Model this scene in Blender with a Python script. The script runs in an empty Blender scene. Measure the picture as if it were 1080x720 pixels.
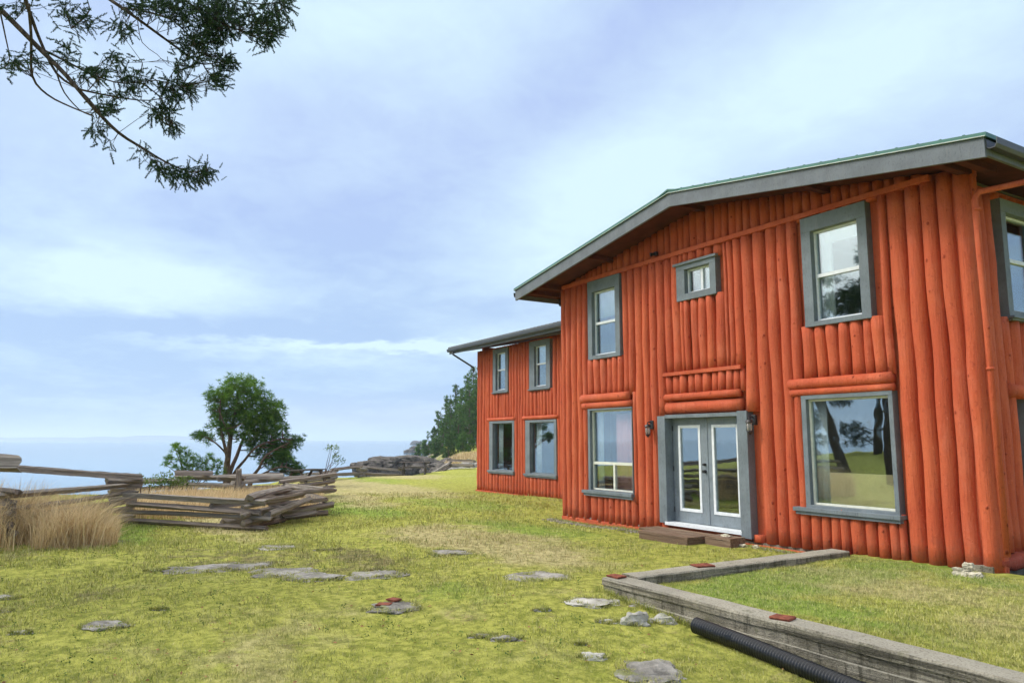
import bpy, bmesh, math, random
import numpy as np
from mathutils import Vector, Matrix, Quaternion, noise as mnoise
rnd = random.Random(7)
rng = np.random.default_rng(11)
R = math.radians
scene = bpy.context.scene
col = scene.collection

# ------------------------------------------------------------------ camera
FPX, PIT, YAW, CZ = 781.6, R(7.56), R(31.19), 1.62
FH = Vector((-math.cos(YAW), math.sin(YAW), 0)); RT = Vector((math.sin(YAW), math.cos(YAW), 0)); UP0 = Vector((0, 0, 1))
FW = FH * math.cos(PIT) + UP0 * math.sin(PIT); UPC = -FH * math.sin(PIT) + UP0 * math.cos(PIT)
cam_d = bpy.data.cameras.new('camera'); cam = bpy.data.objects.new('camera', cam_d); col.objects.link(cam)
cam.matrix_world = Matrix((
    (RT.x, UPC.x, -FW.x, 0), (RT.y, UPC.y, -FW.y, 0), (RT.z, UPC.z, -FW.z, CZ), (0, 0, 0, 1)))
cam_d.sensor_width = 36; cam_d.lens = FPX / 1080 * 36; cam_d.clip_start = .1; cam_d.clip_end = 60000
scene.camera = cam

def ray(px, py):
    return FW + RT * ((px - 540) / FPX) - UPC * ((py - 360) / FPX)
def at(px, py, r):                    # point seen at a photo pixel, r metres away on the plan
    v = ray(px, py); t = r / math.hypot(v.x, v.y)
    return Vector((v.x * t, v.y * t, v.z * t + CZ))

# ------------------------------------------------------------------ node helper
class N:
    def __init__(s, tree): s.t = tree; s.n = tree.nodes; s.l = tree.links
    def new(s, typ, **kw):
        n = s.n.new(typ)
        for k, v in kw.items(): setattr(n, k, v)
        return n
    def put(s, sock, v):
        if isinstance(v, bpy.types.NodeSocket): s.l.new(v, sock)
        else: sock.default_value = v
    def math(s, op, a, b=0.0, c=None, clamp=False):
        n = s.new('ShaderNodeMath', operation=op); n.use_clamp = clamp
        s.put(n.inputs[0], a); s.put(n.inputs[1], b)
        if c is not None: s.put(n.inputs[2], c)
        return n.outputs[0]
    def vmath(s, op, a, b=None):
        n = s.new('ShaderNodeVectorMath', operation=op); s.put(n.inputs[0], a)
        if b is not None: s.put(n.inputs[3 if op == 'SCALE' else 1], b)
        return n.outputs[1] if op in ('DOT_PRODUCT', 'LENGTH') else n.outputs[0]
    def mix(s, f, a, b, mode='MIX'):
        n = s.new('ShaderNodeMix', data_type='RGBA', blend_type=mode)
        s.put(n.inputs[0], f); s.put(n.inputs[6], a); s.put(n.inputs[7], b)
        return n.outputs[2]
    def noise(s, vec, scale, detail=4, rough=.55, dist=0):
        n = s.new('ShaderNodeTexNoise'); s.put(n.inputs['Vector'], vec); n.inputs['Scale'].default_value = scale
        n.inputs['Detail'].default_value = detail; n.inputs['Roughness'].default_value = rough
        n.inputs['Distortion'].default_value = dist
        return n.outputs[0]
    def map(s, v, a, b, c=0, d=1, smooth=True):
        n = s.new('ShaderNodeMapRange'); n.interpolation_type = 'SMOOTHSTEP' if smooth else 'LINEAR'
        s.put(n.inputs[0], v)
        for i, q in enumerate((a, b, c, d)): n.inputs[i + 1].default_value = q
        return n.outputs[0]
    def scalev(s, vec, sc):
        n = s.new('ShaderNodeVectorMath', operation='MULTIPLY'); s.put(n.inputs[0], vec); n.inputs[1].default_value = sc
        return n.outputs[0]
    def pos(s): return s.new('ShaderNodeNewGeometry').outputs['Position']
    def obj(s): return s.new('ShaderNodeTexCoord').outputs['Object']
    def bump(s, h, dist, strength=1.0, normal=None):
        n = s.new('ShaderNodeBump'); n.inputs['Distance'].default_value = dist; n.inputs['Strength'].default_value = strength
        s.put(n.inputs['Height'], h)
        if normal is not None: s.put(n.inputs['Normal'], normal)
        return n.outputs[0]
def c4(c): return (c[0], c[1], c[2], 1)
def srgb(r, g, b):
    f = lambda v: v / 12.92 if v <= .04045 else ((v + .055) / 1.055) ** 2.4
    return (f(r / 255), f(g / 255), f(b / 255), 1)
def material(name, fn, rough=.8, spec=.3, **kw):
    m = bpy.data.materials.new(name); m.use_nodes = True
    nt = N(m.node_tree); b = m.node_tree.nodes['Principled BSDF']
    b.inputs['Roughness'].default_value = rough
    b.inputs['Specular IOR Level'].default_value = spec
    for k, v in kw.items(): b.inputs[k].default_value = v
    fn(nt, b)
    return m

# ------------------------------------------------------------------ world
SUN_EL, SUN_AZ = R(42), math.atan2(-.80, -.60)      # the bright part of the overcast: left of and behind the camera
sun_dir = Vector((math.cos(SUN_EL) * math.cos(SUN_AZ), math.cos(SUN_EL) * math.sin(SUN_AZ), math.sin(SUN_EL)))
world = bpy.data.worlds.new('World'); scene.world = world; world.use_nodes = True
w = N(world.node_tree); bg = world.node_tree.nodes['Background']
sky = w.new('ShaderNodeTexSky', sky_type='NISHITA'); sky.sun_disc = False
sky.sun_elevation = SUN_EL; sky.sun_rotation = math.pi / 2 - SUN_AZ
sky.air_density = 1.0; sky.dust_density = 1.0; sky.ozone_density = 1.5
D_ = w.vmath('NORMALIZE', w.new('ShaderNodeTexCoord').outputs['Generated'])
sep = w.new('ShaderNodeSeparateXYZ'); w.put(sep.inputs[0], D_); dz = sep.outputs[2]
qa = w.vmath('DOT_PRODUCT', D_, tuple(RT)); qf = w.vmath('DOT_PRODUCT', D_, tuple(FH))
den = w.math('ADD', w.math('MAXIMUM', dz, 0.0), .16)
comb = w.new('ShaderNodeCombineXYZ'); w.put(comb.inputs[0], w.math('DIVIDE', sep.outputs[0], den)); w.put(comb.inputs[1], w.math('DIVIDE', sep.outputs[1], den))
cv = comb.outputs[0]
n1 = w.noise(cv, .9, 6, .55, .6); n2 = w.noise(cv, 3.0, 5, .6, .4)
nn = w.math('ADD', w.math('ADD', w.math('MULTIPLY', n1, .58), w.math('MULTIPLY', n2, .28)), w.math('MULTIPLY', w.noise(cv, 8.5, 5, .65, .6), .14))
wob = w.math('MULTIPLY', w.math('SUBTRACT', w.noise(cv, 2.2, 4, .6), .5), .10)
wob2 = w.math('MULTIPLY', w.math('SUBTRACT', w.noise(w.scalev(cv, (1, 1, 1)), 3.4, 4, .6), .5), .05)
qa2 = w.math('ADD', qa, wob); qz2 = w.math('ADD', dz, wob2)
front = w.map(qf, 0, .2)
def blob(px, py, sx, sy, amp, tilt=0):
    v = ray(px, py).normalized(); a0, z0 = v.dot(RT), v.z
    k = 1 / 900.0
    dx = w.math('SUBTRACT', qa2, a0); dy = w.math('SUBTRACT', qz2, z0)
    ct, st = math.cos(tilt), math.sin(tilt)
    u = w.math('DIVIDE', w.math('ADD', w.math('MULTIPLY', dx, ct), w.math('MULTIPLY', dy, st)), sx * k)
    q = w.math('DIVIDE', w.math('SUBTRACT', w.math('MULTIPLY', dy, ct), w.math('MULTIPLY', dx, st)), sy * k)
    e = w.math('EXPONENT', w.math('MULTIPLY', w.math('ADD', w.math('MULTIPLY', u, u), w.math('MULTIPLY', q, q)), -1.0))
    return w.math('MULTIPLY', w.math('MULTIPLY', e, amp), front)
BLOBS = [(150, 292, 110, 26, .75, -.08), (20, 292, 90, 28, .35), (405, 366, 130, 6, 1.6, .02), (330, 374, 90, 9, .35), (190, 362, 70, 5, .35),
         (60, 130, 190, 90, .55), (470, 40, 190, 70, .45), (760, 150, 260, 75, .62, .45), (1000, 40, 220, 120, .45), (500, 352, 90, 24, .35),
         (620, 215, 120, 60, .35, .5), (320, 10, 120, 50, .35), (110, 318, 70, 8, .25, 0), (560, 280, 120, 40, .2, 0)]
tot = w.map(nn, .38, .66, -.06, .52)
for b_ in BLOBS: tot = w.math('ADD', tot, blob(*b_))
DARKS = [(300, 225, 230, 50, .45, -.15), (620, 70, 150, 45, .40, .5), (120, 345, 240, 16, .35), (330, 120, 120, 45, .30, .3), (650, 330, 200, 50, .1), (200, 410, 400, 30, .1)]
for b_ in DARKS: tot = w.math('SUBTRACT', tot, blob(*b_))
tot = w.math('MAXIMUM', w.math('MINIMUM', tot, 1.15), -.25)
lowc = w.mix(w.map(dz, .02, .42), c4((.40, .59, .88)), c4((.45, .575, .91)))
cloud = w.mix(tot, lowc, c4((.72, .93, 1.04)))
pink = w.math('MULTIPLY', w.math('MULTIPLY', w.map(dz, .075, .01), w.map(dz, -.02, .012)), w.map(qa, -.55, -.1))
cloud = w.mix(w.math('MULTIPLY', pink, .5), cloud, c4((.60, .66, .86)))
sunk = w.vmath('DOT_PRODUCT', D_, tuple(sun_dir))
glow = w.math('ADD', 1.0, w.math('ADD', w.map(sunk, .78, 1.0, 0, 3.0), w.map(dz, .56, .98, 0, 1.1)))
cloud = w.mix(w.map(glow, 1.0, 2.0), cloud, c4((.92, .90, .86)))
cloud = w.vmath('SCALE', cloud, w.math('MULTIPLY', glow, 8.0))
# an overcast: the clear sky only glimmers through
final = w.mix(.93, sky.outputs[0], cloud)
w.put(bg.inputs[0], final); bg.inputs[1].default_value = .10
sl = bpy.data.lights.new('sun', 'SUN'); sun = bpy.data.objects.new('sun', sl); col.objects.link(sun)
sl.energy = 1.4; sl.angle = R(11); sl.color = (1, .96, .9)
sun.rotation_euler = sun_dir.to_track_quat('Z', 'Y').to_euler()
scene.view_settings.view_transform = 'Standard'; scene.view_settings.look = 'None'
scene.view_settings.gamma = 1; scene.view_settings.exposure = 0.42
scene.cycles.use_denoising = True
scene.cycles.max_bounces = 8; scene.cycles.diffuse_bounces = 3; scene.cycles.glossy_bounces = 4
scene.cycles.transparent_max_bounces = 12; scene.cycles.volume_bounces = 1

# ------------------------------------------------------------------ object helpers
def tag(o, label=None, cat=None, group=None, kind=None):
    if label: o['label'] = label
    if cat: o['category'] = cat
    if group: o['group'] = group
    if kind: o['kind'] = kind
    return o
def empty(name, loc, label, cat, group=None):
    o = bpy.data.objects.new(name, None); col.objects.link(o); o.location = loc; o.empty_display_size = .3
    return tag(o, label, cat, group)
def setparent(o, p):
    """keep the mesh where its world coordinates put it"""
    o.parent = p
    M = Matrix.Identity(4); q = p
    while q is not None:
        M = Matrix.LocRotScale(q.location, q.rotation_euler, q.scale) @ M
        q = q.parent
    o.matrix_parent_inverse = Matrix.Identity(4)
    if o.data is not None: o.data.transform(M.inverted())
def meshobj(name, bm, m, parent=None, smooth=False, recalc=True):
    me = bpy.data.meshes.new(name)
    if recalc: bmesh.ops.recalc_face_normals(bm, faces=bm.faces)
    bm.to_mesh(me); bm.free()
    o = bpy.data.objects.new(name, me); col.objects.link(o)
    if m: me.materials.append(m)
    if smooth:
        me.shade_smooth()
    if parent is not None: setparent(o, parent)
    return o
def rawmesh(name, verts, faces, m, parent=None, smooth=False):
    """verts (n,3) array, faces (k,3|4) array"""
    verts = np.asarray(verts, np.float32); faces = np.asarray(faces, np.int32)
    me = bpy.data.meshes.new(name); k = faces.shape[1]
    me.vertices.add(len(verts)); me.vertices.foreach_set('co', verts.ravel())
    me.loops.add(faces.size); me.loops.foreach_set('vertex_index', faces.ravel())
    me.polygons.add(len(faces)); me.polygons.foreach_set('loop_start', np.arange(0, faces.size, k, dtype=np.int32))
    me.update(calc_edges=True); me.validate()
    if m: me.materials.append(m)
    if smooth: me.shade_smooth()
    o = bpy.data.objects.new(name, me); col.objects.link(o)
    if parent is not None: setparent(o, parent)
    return o
def box(bm, a, b, T=None, bevel=0):
    x0, x1 = sorted((a[0], b[0])); y0, y1 = sorted((a[1], b[1])); z0, z1 = sorted((a[2], b[2]))
    P = [(x0, y0, z0), (x1, y0, z0), (x1, y1, z0), (x0, y1, z0), (x0, y0, z1), (x1, y0, z1), (x1, y1, z1), (x0, y1, z1)]
    vs = [bm.verts.new(T(*p) if T else p) for p in P]
    fs = [bm.faces.new([vs[i] for i in f]) for f in ((0, 3, 2, 1), (4, 5, 6, 7), (0, 1, 5, 4), (1, 2, 6, 5), (2, 3, 7, 6), (3, 0, 4, 7))]
    if bevel:
        es = list({e for f in fs for e in f.edges})
        bmesh.ops.bevel(bm, geom=es, offset=bevel, segments=2, affect='EDGES', profile=.6)
    return vs
def tube(bm, pts, rads, seg=8, cap=True, wob=0, rn=None, flat=1.0, closed_ring=True):
    """swept tube along points with radius per point; wob makes it uneven"""
    pts = [Vector(p) for p in pts]; rings = []
    if not hasattr(rads, '__len__'): rads = [rads] * len(pts)
    prev = None
    ang_w = [1 + (rn.uniform(-wob, wob) if rn else 0) for _ in range(seg)]
    for i, p in enumerate(pts):
        d = (pts[min(i + 1, len(pts) - 1)] - pts[max(i - 1, 0)])
        if d.length < 1e-6: d = Vector((0, 0, 1))
        d.normalize()
        if prev is None:
            ref = Vector((0, 0, 1)) if abs(d.z) < .95 else Vector((1, 0, 0))
            u = d.cross(ref).normalized()
        else:
            u = (prev - d * prev.dot(d)).normalized()
        prev = u; v = d.cross(u)
        ring = []
        for k in range(seg):
            a = 2 * math.pi * k / seg
            rr = rads[i] * ang_w[k] * (1 + (rn.uniform(-wob, wob) * .35 if rn else 0))
            ring.append(bm.verts.new(p + u * (math.cos(a) * rr) + v * (math.sin(a) * rr * flat)))
        rings.append(ring)
    for a, b in zip(rings, rings[1:]):
        for k in range(seg): bm.faces.new((a[k], a[(k + 1) % seg], b[(k + 1) % seg], b[k]))
    if cap:
        bm.faces.new(rings[0][::-1]); bm.faces.new(rings[-1])
    return rings

# ------------------------------------------------------------------ materials
def f_paint(nt, b, base=(.53, .096, .037), dark=(.27, .036, .016), pale=(.68, .20, .11)):
    p = nt.pos()
    n = nt.noise(p, 1.3, 5, .6); g = nt.noise(nt.scalev(p, (14, 14, 1.1)), 3, 5, .6); f = nt.noise(p, 26, 3, .6)
    c = nt.mix(nt.map(n, .3, .7), c4(base), c4((base[0] * 1.12, base[1] * 1.35, base[2] * 1.35)))
    pl = nt.noise(nt.scalev(p, (3.4, 3.4, .12)), 1.0, 2, .5); c = nt.mix(nt.map(pl, .36, .64, 0, .38), c, c4((base[0] * .74, base[1] * .70, base[2] * .8)))
    fade = nt.noise(nt.scalev(p, (1, 1, .45)), 1.9, 6, .7); c = nt.mix(nt.math('MULTIPLY', nt.map(fade, .5, .68), .38), c, c4((.62, .175, .095)))
    c = nt.mix(nt.math('MULTIPLY', nt.map(g, .50, .76), .38), c, c4(dark))
    spk = nt.map(nt.noise(nt.scalev(p, (1, 1, .6)), 17, 4, .7), .57, .68); c = nt.mix(nt.math('MULTIPLY', spk, .38), c, c4(dark))
    c = nt.mix(nt.math('MULTIPLY', nt.map(f, .60, .75), .5), c, c4(pale))
    # knots
    v = nt.new('ShaderNodeTexVoronoi'); nt.put(v.inputs['Vector'], nt.scalev(p, (1, 1, .8))); v.inputs['Scale'].default_value = 4.3
    k = nt.map(v.outputs['Distance'], .11, .05)
    c = nt.mix(nt.math('MULTIPLY', k, .75), c, c4(dark))
    # mud splash weathering close to the ground, bare worn specks
    sp = nt.new('ShaderNodeSeparateXYZ'); nt.put(sp.inputs[0], p)
    low = nt.math('MULTIPLY', nt.map(sp.outputs[2], .55, -.25), nt.map(nt.noise(p, 7, 5, .7), .45, .65))
    c = nt.mix(nt.math('MULTIPLY', low, .55), c, c4((.30, .10, .06)))
    worn = nt.map(nt.noise(nt.scalev(p, (6, 6, 2.2)), 6, 6, .75), .70, .76)
    c = nt.mix(nt.math('MULTIPLY', worn, .7), c, c4((.55, .28, .20)))
    nt.put(b.inputs['Base Color'], c)
    h = nt.math('ADD', nt.math('MULTIPLY', g, .6), nt.math('ADD', nt.math('MULTIPLY', f, .25), nt.math('MULTIPLY', k, .5)))
    nt.put(b.inputs['Normal'], nt.bump(nt.math('ADD', h, nt.math('MULTIPLY', nt.noise(nt.scalev(p, (1, 1, .5)), 4, 4, .6), .5)), .032, .9))
    nt.put(b.inputs['Roughness'], nt.map(f, .3, .7, .62, .85))
M_red = material('red_paint', f_paint, .72, .25)
M_rot = material('rotten_red_log', lambda nt, b: f_paint(nt, b, (.33, .060, .034), (.05, .015, .01), (.42, .13, .09)), .85, .15)
def f_grey(nt, b, base=(.135, .16, .175)):
    p = nt.pos(); n = nt.noise(p, 3, 5, .6); g = nt.noise(nt.scalev(p, (9, 9, 3)), 6, 5, .6)
    c = nt.mix(nt.map(n, .3, .7), c4(base), c4([q * 1.35 for q in base]))
    c = nt.mix(nt.math('MULTIPLY', nt.map(g, .52, .72), .55), c, c4([q * .5 for q in base]))
    dr = nt.noise(nt.scalev(p, (11, 11, .7)), 1.3, 5, .7); c = nt.mix(nt.math('MULTIPLY', nt.map(dr, .52, .70), .4), c, c4((base[0] * 1.7, base[1] * 1.55, base[2] * 1.4)))
    nt.put(b.inputs['Base Color'], c); nt.put(b.inputs['Normal'], nt.bump(g, .008, .5))
M_grey = material('grey_trim_paint', f_grey, .6, .35)
M_fascia = material('grey_fascia_paint', lambda nt, b: f_grey(nt, b, (.115, .13, .145)), .6, .3)
M_door = material('grey_door_paint', lambda nt, b: f_grey(nt, b, (.17, .20, .22)), .45, .4)
def f_plain(c, var=.15, sc=6, bumpd=0):
    def f(nt, b):
        p = nt.pos(); n = nt.noise(p, sc, 5, .6)
        nt.put(b.inputs['Base Color'], nt.mix(nt.map(n, .3, .7), c4([q * (1 - var) for q in c]), c4([min(1, q * (1 + var)) for q in c])))
        if bumpd: nt.put(b.inputs['Normal'], nt.bump(nt.noise(p, sc * 4, 4, .6), bumpd, .6))
    return f
M_white = material('white_vinyl', f_plain((.74, .77, .78), .08, 9), .4, .4)
M_cream = material('cream_vinyl', f_plain((.68, .68, .58), .08, 9), .4, .4)
M_curtain = material('white_curtain', f_plain((.84, .86, .87), .10, 5), .9, .1)
M_pinkcurt = material('pink_curtain', f_plain((.92, .44, .41), .08, 5), .9, .1)
M_shade = material('beige_blind', f_plain((.95, .72, .42), .06, 5), .9, .1)
M_inner = material('interior_wall', f_plain((.20, .17, .13), .15, 2), .9, .1)
M_innerfloor = material('interior_floor', f_plain((.10, .07, .05), .2, 3), .6, .2)
M_green = material('green_metal_roof', f_plain((.022, .13, .095), .15, 4), .35, .5)
M_roofgrey = material('grey_metal_roof', f_plain((.10, .11, .11), .2, 2), .45, .5)
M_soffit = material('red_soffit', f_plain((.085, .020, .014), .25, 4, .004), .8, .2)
M_gutter = material('grey_gutter', f_plain((.045, .05, .052), .2, 6), .4, .5)
M_black = material('black_metal', f_plain((.018, .018, .018), .2, 9), .45, .5)
M_pipe = material('black_plastic', f_plain((.012, .013, .015), .2, 9), .38, .5)
M_lampglass = material('lantern_glass', f_plain((.62, .60, .55), .1, 9), .15, .5, **{'Transmission Weight': .6})
def f_concrete(nt, b):
    p = nt.pos(); n = nt.noise(p, 2.2, 6, .65); f = nt.noise(p, 45, 4, .7)
    sp = nt.new('ShaderNodeSeparateXYZ'); nt.put(sp.inputs[0], p)
    lay = nt.noise(nt.scalev(p, (.5, .5, 14)), 1.2, 5, .6)
    c = nt.mix(nt.map(n, .3, .7), c4((.20, .18, .135)), c4((.44, .40, .31)))
    c = nt.mix(nt.math('MULTIPLY', nt.map(lay, .5, .62), .75), c, c4((.06, .055, .045)))
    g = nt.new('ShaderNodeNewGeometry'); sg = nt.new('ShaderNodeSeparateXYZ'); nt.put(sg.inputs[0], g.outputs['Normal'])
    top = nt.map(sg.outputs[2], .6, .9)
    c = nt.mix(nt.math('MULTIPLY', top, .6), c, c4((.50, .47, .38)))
    moss = nt.math('MULTIPLY', nt.map(nt.noise(p, 5, 5, .7), .56, .68), .5)
    c = nt.mix(moss, c, c4((.12, .125, .05)))
    c = nt.mix(nt.math('MULTIPLY', nt.map(f, .50, .66), .55), c, c4((.07, .065, .05)))
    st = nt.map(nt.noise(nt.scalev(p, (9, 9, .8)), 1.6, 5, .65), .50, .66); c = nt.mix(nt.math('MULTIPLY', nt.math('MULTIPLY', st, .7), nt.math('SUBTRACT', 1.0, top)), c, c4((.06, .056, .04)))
    nt.put(b.inputs['Base Color'], c)
    nt.put(b.inputs['Normal'], nt.bump(nt.math('ADD', f, nt.math('MULTIPLY', lay, 1.2)), .03, 1.0))
M_conc = material('old_concrete', f_concrete, .92, .15)
def f_rock(nt, b, lich_k=.45, moss_k=.7, lo=(.15, .14, .12), hi=(.38, .36, .32)):
    p = nt.pos(); n = nt.noise(p, 2.7, 8, .65, .4); f = nt.noise(p, 30, 5, .7); s = nt.noise(nt.scalev(p, (1, 1, 5)), 5, 6, .65)
    c = nt.mix(nt.map(n, .32, .66), c4(lo), c4(hi))
    c = nt.mix(nt.math('MULTIPLY', nt.map(s, .52, .7), .6), c, c4((.07, .065, .06)))
    lich = nt.map(nt.noise(p, 11, 5, .7), .58, .66)
    c = nt.mix(nt.math('MULTIPLY', lich, lich_k), c, c4((.48, .47, .42)))
    c = nt.mix(nt.math('MULTIPLY', nt.map(nt.noise(p, 3.6, 5, .7), .54, .64), moss_k), c, c4((.20, .22, .05)))
    nt.put(b.inputs['Base Color'], c)
    nt.put(b.inputs['Normal'], nt.bump(nt.math('ADD', nt.math('MULTIPLY', f, .5), n), .05, .8))
M_rock = material('lichen_rock', f_rock, .9, .2)
M_rockpale = material('pale_lichen_rock', lambda nt, b: f_rock(nt, b, .7, .35, (.30, .28, .24), (.58, .56, .50)), .9, .2)
M_shore = material('shore_rock', lambda nt, b: f_rock(nt, b, .08, .12, (.035, .030, .027), (.17, .15, .13)), .85, .25)
def f_wood(nt, b, lo=(.085, .07, .058), hi=(.48, .44, .385)):
    t = nt.new('ShaderNodeAttribute', attribute_name='grain'); v = t.outputs['Vector']
    oi = nt.new('ShaderNodeObjectInfo').outputs['Random']
    g = nt.noise(nt.scalev(v, (1.2, 26, 26)), 1.0, 6, .65, .5); n = nt.noise(v, 2.5, 4, .6)
    c = nt.mix(nt.map(g, .32, .68), c4(lo), c4(hi))
    c = nt.mix(nt.math('MULTIPLY', oi, .45), c, c4((.16, .11, .085)))
    c = nt.mix(nt.math('MULTIPLY', nt.map(n, .5, .68), .5), c, c4((.36, .30, .22)))
    c = nt.mix(nt.map(g, .43, .34), c, c4((.02, .017, .015)))
    nt.put(b.inputs['Base Color'], c); nt.put(b.inputs['Normal'], nt.bump(g, .03, .9))
M_wood = material('weathered_rail_wood', f_wood, .92, .12)
def f_bark(nt, b, lo=(.03, .024, .02), hi=(.13, .10, .08)):
    p = nt.pos(); g = nt.noise(nt.scalev(p, (6, 6, 1.2)), 4, 6, .7)
    nt.put(b.inputs['Base Color'], nt.mix(nt.map(g, .3, .7), c4(lo), c4(hi)))
    nt.put(b.inputs['Normal'], nt.bump(g, .03, .9))
M_bark = material('bark', f_bark, .95, .1)
M_pinebark = material('pine_bark', lambda nt, b: f_bark(nt, b, (.05, .035, .03), (.20, .14, .11)), .95, .1)
def foliage(name, a, bcol, tr=.3):
    def f(nt, b):
        at_ = nt.new('ShaderNodeAttribute', attribute_name='tone'); t = at_.outputs['Fac']
        c = nt.mix(t, c4(a), c4(bcol)); nt.put(b.inputs['Base Color'], c)
        tb = nt.new('ShaderNodeBsdfTranslucent'); nt.put(tb.inputs[0], c)
        mx = nt.new('ShaderNodeMixShader'); mx.inputs[0].default_value = tr
        out = [n for n in nt.n if n.type == 'OUTPUT_MATERIAL'][0]
        nt.l.new(b.outputs[0], mx.inputs[1]); nt.l.new(tb.outputs[0], mx.inputs[2]); nt.l.new(mx.outputs[0], out.inputs[0])
    return material(name, f, .7, .2)
M_pine = foliage('pine_needles', (.03, .10, .014), (.20, .36, .05))
M_fir = foliage('fir_needles', (.012, .034, .014), (.05, .10, .035), .2)
M_farfir = foliage('headland_needles', (.028, .085, .020), (.14, .27, .05), .2)
M_shrub = foliage('shrub_leaves', (.05, .10, .02), (.20, .28, .06))
M_dry = foliage('dry_grass_blades', (.42, .28, .13), (.86, .70, .42), .25)

# ground colour, shared by the turf sheet and its blades
gg = bpy.data.node_groups.new('turf_colour', 'ShaderNodeTree')
gg.interface.new_socket('Color', in_out='OUTPUT', socket_type='NodeSocketColor')
gg.interface.new_socket('Mask', in_out='OUTPUT', socket_type='NodeSocketFloat')
g_ = N(gg); go = g_.new('NodeGroupOutput'); gp = g_.pos()
wn = g_.new('ShaderNodeTexNoise'); g_.put(wn.inputs['Vector'], gp); wn.inputs['Scale'].default_value = .8; wn.inputs['Detail'].default_value = 5; wn.inputs['Roughness'].default_value = .7
gpw = g_.vmath('ADD', gp, g_.scalev(g_.vmath('SUBTRACT', wn.outputs['Color'], (.5, .5, .5)), (3.2, 2.6, 0)))
def gpatch(x, y, sx, sy, amp):
    d = g_.vmath('SUBTRACT', gpw, (x, y, 0)); d = g_.scalev(d, (1 / sx, 1 / sy, 0))
    L = g_.vmath('LENGTH', d)
    return g_.math('MULTIPLY', g_.map(L, 1.15, .35), amp)
warp = g_.noise(gp, .9, 5, .65)
big = g_.noise(gp, .22, 4, .6, .5); med = g_.noise(gp, 1.1, 6, .62, .4); fin = g_.noise(gp, 7, 6, .7); vf = g_.noise(gp, 38, 4, .7)
moss_c = g_.mix(g_.map(fin, .35, .65), c4((.21, .235, .04)), c4((.46, .455, .10)))
green_c = g_.mix(g_.map(fin, .35, .65), c4((.155, .235, .035)), c4((.30, .39, .07)))
tan_c = g_.mix(g_.map(fin, .35, .65), c4((.32, .27, .13)), c4((.58, .49, .27)))
dirt_c = g_.mix(g_.map(fin, .35, .65), c4((.09, .07, .04)), c4((.22, .18, .10)))
def gsum(lst, base):
    t = base
    for q in lst: t = g_.math('ADD', t, gpatch(*q))
    return t
TAN = [(-5.4, 8.6, 2.6, 1.2, .30), (-3.2, 7.2, 1.6, 1.0, .20), (-12.5, 6.8, 4.5, 1.6, .5), (-33, 12, 12, 2.6, .5), (-27, 9, 7, 1.6, .4), (-22, 3.6, 8, .9, .5), (-7.8, 2.0, 1.4, .7, .15), (-6.4, 1.6, 1.2, .8, .12), (-41, 17, 6, 3, .4)]
GREEN = [(-26, 7.8, 9, 1.8, .9), (-19, 1.4, 3, .7, .9), (-14, 8.6, 3.2, 1.2, .5), (-6.4, 8.2, .9, 2.4, .6), (-4.6, 6.8, 1.8, .5, .4), (-6.0, 6.6, 1.5, .7, .4), (-8.6, 4.4, .8, .7, .35), (-38, 14.4, 5, 1.8, .4), (-6.0, 10.1, 2, .5, .5), (-22, 11, 6, 1.5, .4)]
DIRT = [(-12.2, 3.6, 3.0, 1.2, .36), (-13.5, 2.4, 3.2, .8, .35), (-11.3, 4.6, 2.4, .6, .3), (-16, -.6, 2.5, .6, .3), (-11.2, 0.4, 1.0, .4, .35)]
tanm = g_.map(g_.math('ADD', gsum(TAN, 0.0), g_.math('ADD', g_.math('MULTIPLY', med, .9), g_.math('MULTIPLY', big, .3))), .62, 1.10)
grm = g_.map(g_.math('ADD', gsum(GREEN, 0.0), g_.math('ADD', g_.math('MULTIPLY', big, .7), g_.math('MULTIPLY', med, .45))), .62, 1.2)
drm = g_.map(g_.math('ADD', gsum(DIRT, 0.0), g_.math('MULTIPLY', g_.noise(gp, 2.6, 7, .7, .3), 1.0)), .74, 1.02)
c_ = g_.mix(grm, moss_c, green_c); c_ = g_.mix(g_.math('MULTIPLY', tanm, .8), c_, tan_c); c_ = g_.mix(g_.math('MULTIPLY', drm, .8), c_, dirt_c)
bare = g_.map(g_.noise(gp, 1.9, 8, .75, .5), .55, .70); c_ = g_.mix(g_.math('MULTIPLY', bare, .75), c_, g_.mix(g_.map(fin, .4, .6), c4((.17, .13, .06)), c4((.36, .30, .15))))
lm = g_.map(g_.noise(gp, 3.3, 7, .7), .56, .68); c_ = g_.mix(g_.math('MULTIPLY', lm, .5), c_, c4((.40, .44, .07)))
spk = g_.map(vf, .56, .72)
c_ = g_.mix(g_.math('MULTIPLY', spk, .5), c_, c4((.06, .06, .025)))
c_ = g_.mix(g_.math('MULTIPLY', g_.map(vf, .42, .30), .35), c_, c4((.42, .38, .20)))
g_.put(go.inputs[0], c_); g_.put(go.inputs[1], drm)
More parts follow.
